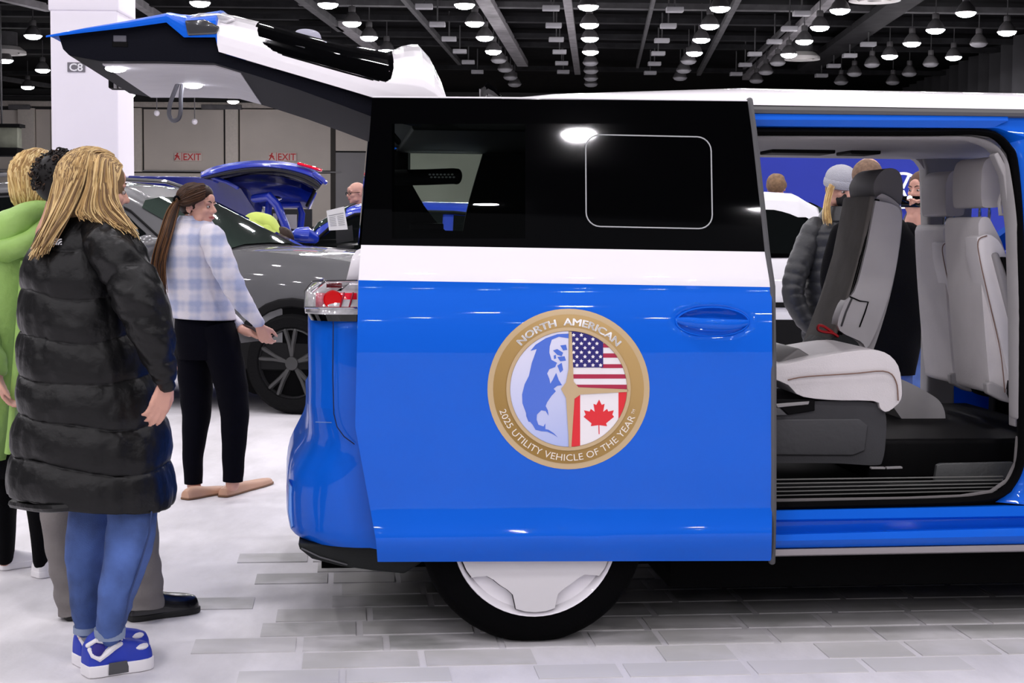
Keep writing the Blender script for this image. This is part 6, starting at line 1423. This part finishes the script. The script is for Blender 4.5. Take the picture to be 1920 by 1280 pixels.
for s in (-1, 1):
    l1.put('trouser_leg', MB().tube([(zx.x, Y + s * .09, zx.z + .05), (zx.x - .02, Y + s * .1, .5), (zx.x, Y + s * .1, .06)], [.11, .085, .06], 14), BLACKC); shoe(l1, 'black_shoe', Vector((zx.x - .06, Y + s * .1, 0)), Vector((zx.x + .2, Y + s * .1, 0)), .045, BSHOE, BSHOE)
hb = MB(); hb.ell(q(-.02, 0, .03), (.102, .088, .09), R, 18, 12); l1.put('hair', hb, BROWN[0])

# --- people seen through the van
def stand(Y, cx, hx, hy, label, f, skin, k=1.0, neck=.13, arms=(), legs_px=None, hips=760, half=22):
    """a standing body: head pixel (hx, hy), hip centre cx; arms as seg keys"""
    g = at(cx, 700, Y); r = Root('person', Vector((g.x, Y, 0)), label, 'person'); mb = MB()
    q, R, ax = head(mb, at(hx, hy, Y), f, k, neck); sh = at(hx, hy, Y); s_ = Vector((sh.x, sh.y, sh.z - .30)); hp = Vector((g.x, Y, .88))
    mb.tube([s_, s_.lerp(hp, .5), hp], [(.16, .09), (.15, .1), (.15, .1)], 14, side=(0, 1, 0))
    for s in (-1, 1): mb.tube([(g.x + s * .09, Y, .88), (g.x + s * .1, Y - .02, .48), (g.x + s * .1, Y, .05)], [.085, .06, .04], 10)
    for a, hd in arms:
        seg(mb, Y, a); e = at(a[-1][0], a[-1][1], Y + a[-1][2]); hand(mb, e, *hd)
    return r, mb, q, R, g
def legs(r, g, Y, m, m_shoe, d=(0, -1)):
    for s in (-1, 1):
        r.put('trouser_leg', MB().tube([(g.x + s * .09, Y, .95), (g.x + s * .1, Y - .02, .5), (g.x + s * .1, Y, .06)], [(.11, .12), (.085, .09), (.065, .07)], 14, side=(0, 1, 0)), m)
        shoe(r, 'shoe', Vector((g.x + s * .1 - d[0] * .08, Y - d[1] * .08, 0)), Vector((g.x + s * .1 + d[0] * .18, Y + d[1] * .18, 0)), .045, m_shoe, m_shoe)
Y = 8.7
r, mb, q, R, g = stand(Y, 1645, 1628, 336, 'person with cropped hair in a black jacket, back to us through the van opening', (.45, .89, 0), SKIN2, 1.0, arms=[([(1585, 445, -.02, 16, .045), (1568, 530, -.05, 15, .045), (1600, 610, -.1, 11, .03)], ((.6, .4, -.5), (0, 1, 0), (0, 0, 1), 1, .5)), ([(1700, 445, .02, 16, .045), (1720, 530, .05, 15, .045), (1722, 620, .0, 11, .03)], ((0, 0, -1), (-1, 0, 0), (0, 1, 0), 1, .4))])
remesh(r, mb, .0075, SKIN2)
jk = MB(); sil(jk, Y, [(388, 1602, 1664, .02, .075, 0), (405, 1585, 1685, .02, .11, 0), (440, 1562, 1718, .02, .14, 0), (520, 1556, 1732, .02, .16, 0), (600, 1560, 1735, .02, .16, 0), (700, 1575, 1715, .02, .16, 0)], 4, 44, gmod, 2.2); r.put('black_jacket', jk, BLACKC, smooth=80)
for ks in ([(1580, 440, -.02, 24, .07), (1562, 530, -.05, 24, .07), (1596, 605, -.1, 17, .05)], [(1702, 440, .02, 24, .07), (1722, 530, .05, 24, .07), (1723, 612, .0, 17, .05)]):
    s_ = MB(); seg(s_, Y, ks, 18, 24); r.put('sleeve', s_, BLACKC)
legs(r, g, Y, JEANS, SWHITE, (.4, .9))
hb = MB(); hb.ell(q(-.022, 0, .024), (.101, .0815, .086), R, 20, 12); hb.ell(q(-.05, 0, -.03), (.062, .07, .06), R, 16, 10); r.put('cropped_hair', hb, mat('cropped_hair', (.20, .12, .075), .8, var=.3, vscale=60, bump=.4, bscale=300))
Y = 9.4
r, mb, q, R, g = stand(Y, 1570, 1577, 356, 'person in a grey beanie, black face mask and dark puffer coat, hand in pocket', (.30, -.92, -.22), SKIN, 1.0, arms=[([(1530, 430, -.02, 14, .045), (1488, 510, -.06, 14, .045), (1482, 560, -.1, 12, .04), (1512, 612, -.14, 9, .03)], ((.8, 0, -.4), (0, 1, 0), (0, 0, 1), .9, .6)), ([(1620, 440, .02, 14, .045), (1640, 520, .0, 14, .04), (1640, 600, -.05, 9, .03)], ((0, 0, -1), (-1, 0, 0), (0, -1, 0), .9, .4))])
remesh(r, mb, .0075, SKIN); face(r, q, R, 1.0, lips=False)
PUFF = mat('dark_grey_puffer', (.022, .023, .026), .45, bump=.3, bscale=30)
jk = MB(); sil(jk, Y, [(398, 1548, 1606, .0, .085, 0), (412, 1535, 1618, .0, .11, 0), (436, 1512, 1640, .0, .15, 0), (520, 1506, 1648, .0, .17, 0), (620, 1505, 1650, .0, .17, 0), (720, 1508, 1650, 0, .17, 0)], 3, 44, lambda py, a, c: gmod(py, a, c) + .05 * (abs(sin(pi * py / 22)) ** .6 - .7), 2.2); r.put('puffer_coat', jk, PUFF, smooth=80)
for ks in ([(1528, 428, -.02, 23, .075), (1497, 500, -.08, 23, .075), (1488, 555, -.12, 21, .07), (1512, 608, -.15, 16, .055)], [(1622, 438, .02, 22, .075), (1642, 520, .0, 21, .07), (1642, 592, -.05, 15, .05)]):
    s_ = MB(); seg(s_, Y, ks, 20, 60, mod=lambda s, a: 1 + .09 * (abs(sin(pi * s * 9)) ** .6 - .7)); wrinkle(s_, .006, 14); r.put('puffer_sleeve', s_, PUFF, smooth=80)
co = MB(); sil(co, Y, [(388, 1550, 1604, .0, .085, 0), (400, 1542, 1612, .0, .10, 0), (416, 1534, 1620, .0, .115, 0)], 2, 36, gmod, 2, cap=False); r.put('puffer_collar', co, PUFF, solid=.02)
legs(r, g, Y, BLACKC, SGREY)
bn = MB(); bn.ell(q(-.012, 0, .062), (.108, .094, .085), R, 22, 14); bn.tube([q(-.012 + .106 * cos(a), .092 * sin(a), .04) for a in [2 * pi * k / 24 for k in range(25)]], [(.007, .026)] * 25, 8, side=tuple(R.col[2]), rnd=False); r.put('grey_beanie', bn, mat('beanie_grey', (.42, .42, .46), .9, var=.06, bump=.6, bscale=160))
mk = MB(); mk.ell(q(.052, 0, -.045), (.058, .056, .052), R, 18, 12); r.put('face_mask', mk, mat('mask_black', (.006, .006, .007), .8))
hb = MB(); strands(hb, Y, [[(1556, 345, -.07), (1548, 372, -.09), (1546, 400, -.12), (1550, 422, -.15)], [(1564, 350, -.09), (1556, 378, -.11), (1556, 405, -.14), (1560, 420, -.16)]], 60, .004, .004, 3, 2, ns=8); hb.ell(q(-.03, 0, .0), (.08, .078, .08), R, 16, 10); r.put('hair', hb, BLONDE, smooth=60)
# photographer
Y = 10.7
r, mb, q, R, g = stand(Y, 1745, 1727, 356, 'person raising a phone to take a picture, beyond the front seats', (-.72, -.66, -.1), SKIN, 1.0, arms=[([(1742, 432, -.1, 11, .045), (1738, 470, -.25, 11, .04), (1724, 425, -.32, 9, .032), (1718, 404, -.34, 8, .026)], ((-.3, -.2, 1), (-.3, -.9, 0), (-1, .3, 0), .95, .5)), ([(1705, 432, -.06, 11, .045), (1695, 470, -.2, 11, .04), (1703, 425, -.3, 9, .032), (1706, 408, -.34, 8, .026)], ((.2, -.2, 1), (.3, -.9, 0), (1, .3, 0), .95, .5))])
remesh(r, mb, .0075, SKIN); face(r, q, R, 1.0)
jk = MB(); sil(jk, Y, [(385, 1708, 1752, .0, .08, 0), (412, 1695, 1765, .0, .12, 0), (440, 1682, 1780, .0, .14, 0), (560, 1682, 1790, .0, .15, 0), (640, 1685, 1790, .0, .15, 0)], 4, 40, gmod); r.put('dark_jacket', jk, mat('slate_jacket', (.02, .022, .03), .8), smooth=80)
for ks in ([(1744, 428, -.08, 17, .065), (1740, 470, -.25, 16, .06), (1727, 432, -.32, 12, .045)], [(1703, 430, -.05, 17, .065), (1694, 470, -.2, 16, .06), (1701, 432, -.29, 12, .045)]):
    s_ = MB(); seg(s_, Y, ks, 16, 24); r.put('sleeve', s_, mat('slate_jacket', (.02, .022, .03), .8))
legs(r, g, Y, JEANS, BSHOE)
hb = MB(); hb.ell(q(-.024, 0, .034), (.104, .09, .096), R, 18, 12); r.put('hair', hb, mat('sandy_hair', (.10, .05, .03), .8, var=.2, vscale=40))
pc = at(1711, 378, Y - .37); ph = Root('phone', pc + Vector((0, 0, -.05)), 'phone held up with its light on by the person beyond the front seats', 'phone')
pb = ph.put('phone_body', MB().box((pc.x - .075, pc.y - .004, pc.z - .036), (pc.x + .075, pc.y + .004, pc.z + .036)), GBLACK, bevel=.003)
MB().ell(pc + Vector((-.02, -.006, .022)), (.016, .003, .016), seg=12, rings=8).build('phone_light', mat('phone_light', (1, 1, 1), .5, emit=(.95, .93, 1), es=25), pb)
# head over the white SUV
Y = 14.6
r, mb, q, R, g = stand(Y, 1456, 1456, 352, 'brown-haired person behind the white SUV, only the top of the head showing', (.3, .9, 0), SKIN, 1.0, arms=[([(1435, 412, -.0, 9, .045), (1428, 460, -.02, 9, .04), (1430, 505, -.1, 6, .03)], ((0, 0, -1), (1, 0, 0), (0, -1, 0), 1, .4)), ([(1478, 412, -.0, 9, .045), (1486, 460, -.02, 9, .04), (1484, 505, -.1, 6, .03)], ((0, 0, -1), (-1, 0, 0), (0, -1, 0), 1, .4))])
remesh(r, mb, .009, SKIN)
jk = MB(); sil(jk, Y, [(380, 1442, 1470, .0, .08, 0), (392, 1428, 1486, .0, .12, 0), (460, 1425, 1490, .0, .14, 0), (540, 1430, 1485, .0, .15, 0)], 4, 30); r.put('tan_jacket', jk, mat('tan_jacket', (.25, .18, .11), .8))
for s in (-1, 1):
    s_ = MB(); seg(s_, Y, [(1457 + s * 23, 408, 0, 13, .06), (1457 + s * 29, 460, -.02, 12, .055), (1457 + s * 27, 500, -.1, 9, .04)], 14, 18); r.put('sleeve', s_, mat('tan_jacket', (.25, .18, .11), .8))
legs(r, g, Y, BLACKC, BSHOE)
hb = MB(); hb.ell(q(-.018, 0, .035), (.106, .09, .094), R, 18, 12); wrinkle(hb, .012, 25); r.put('hair', hb, mat('tousled_brown_hair', (.22, .13, .07), .8, var=.3, vscale=40))
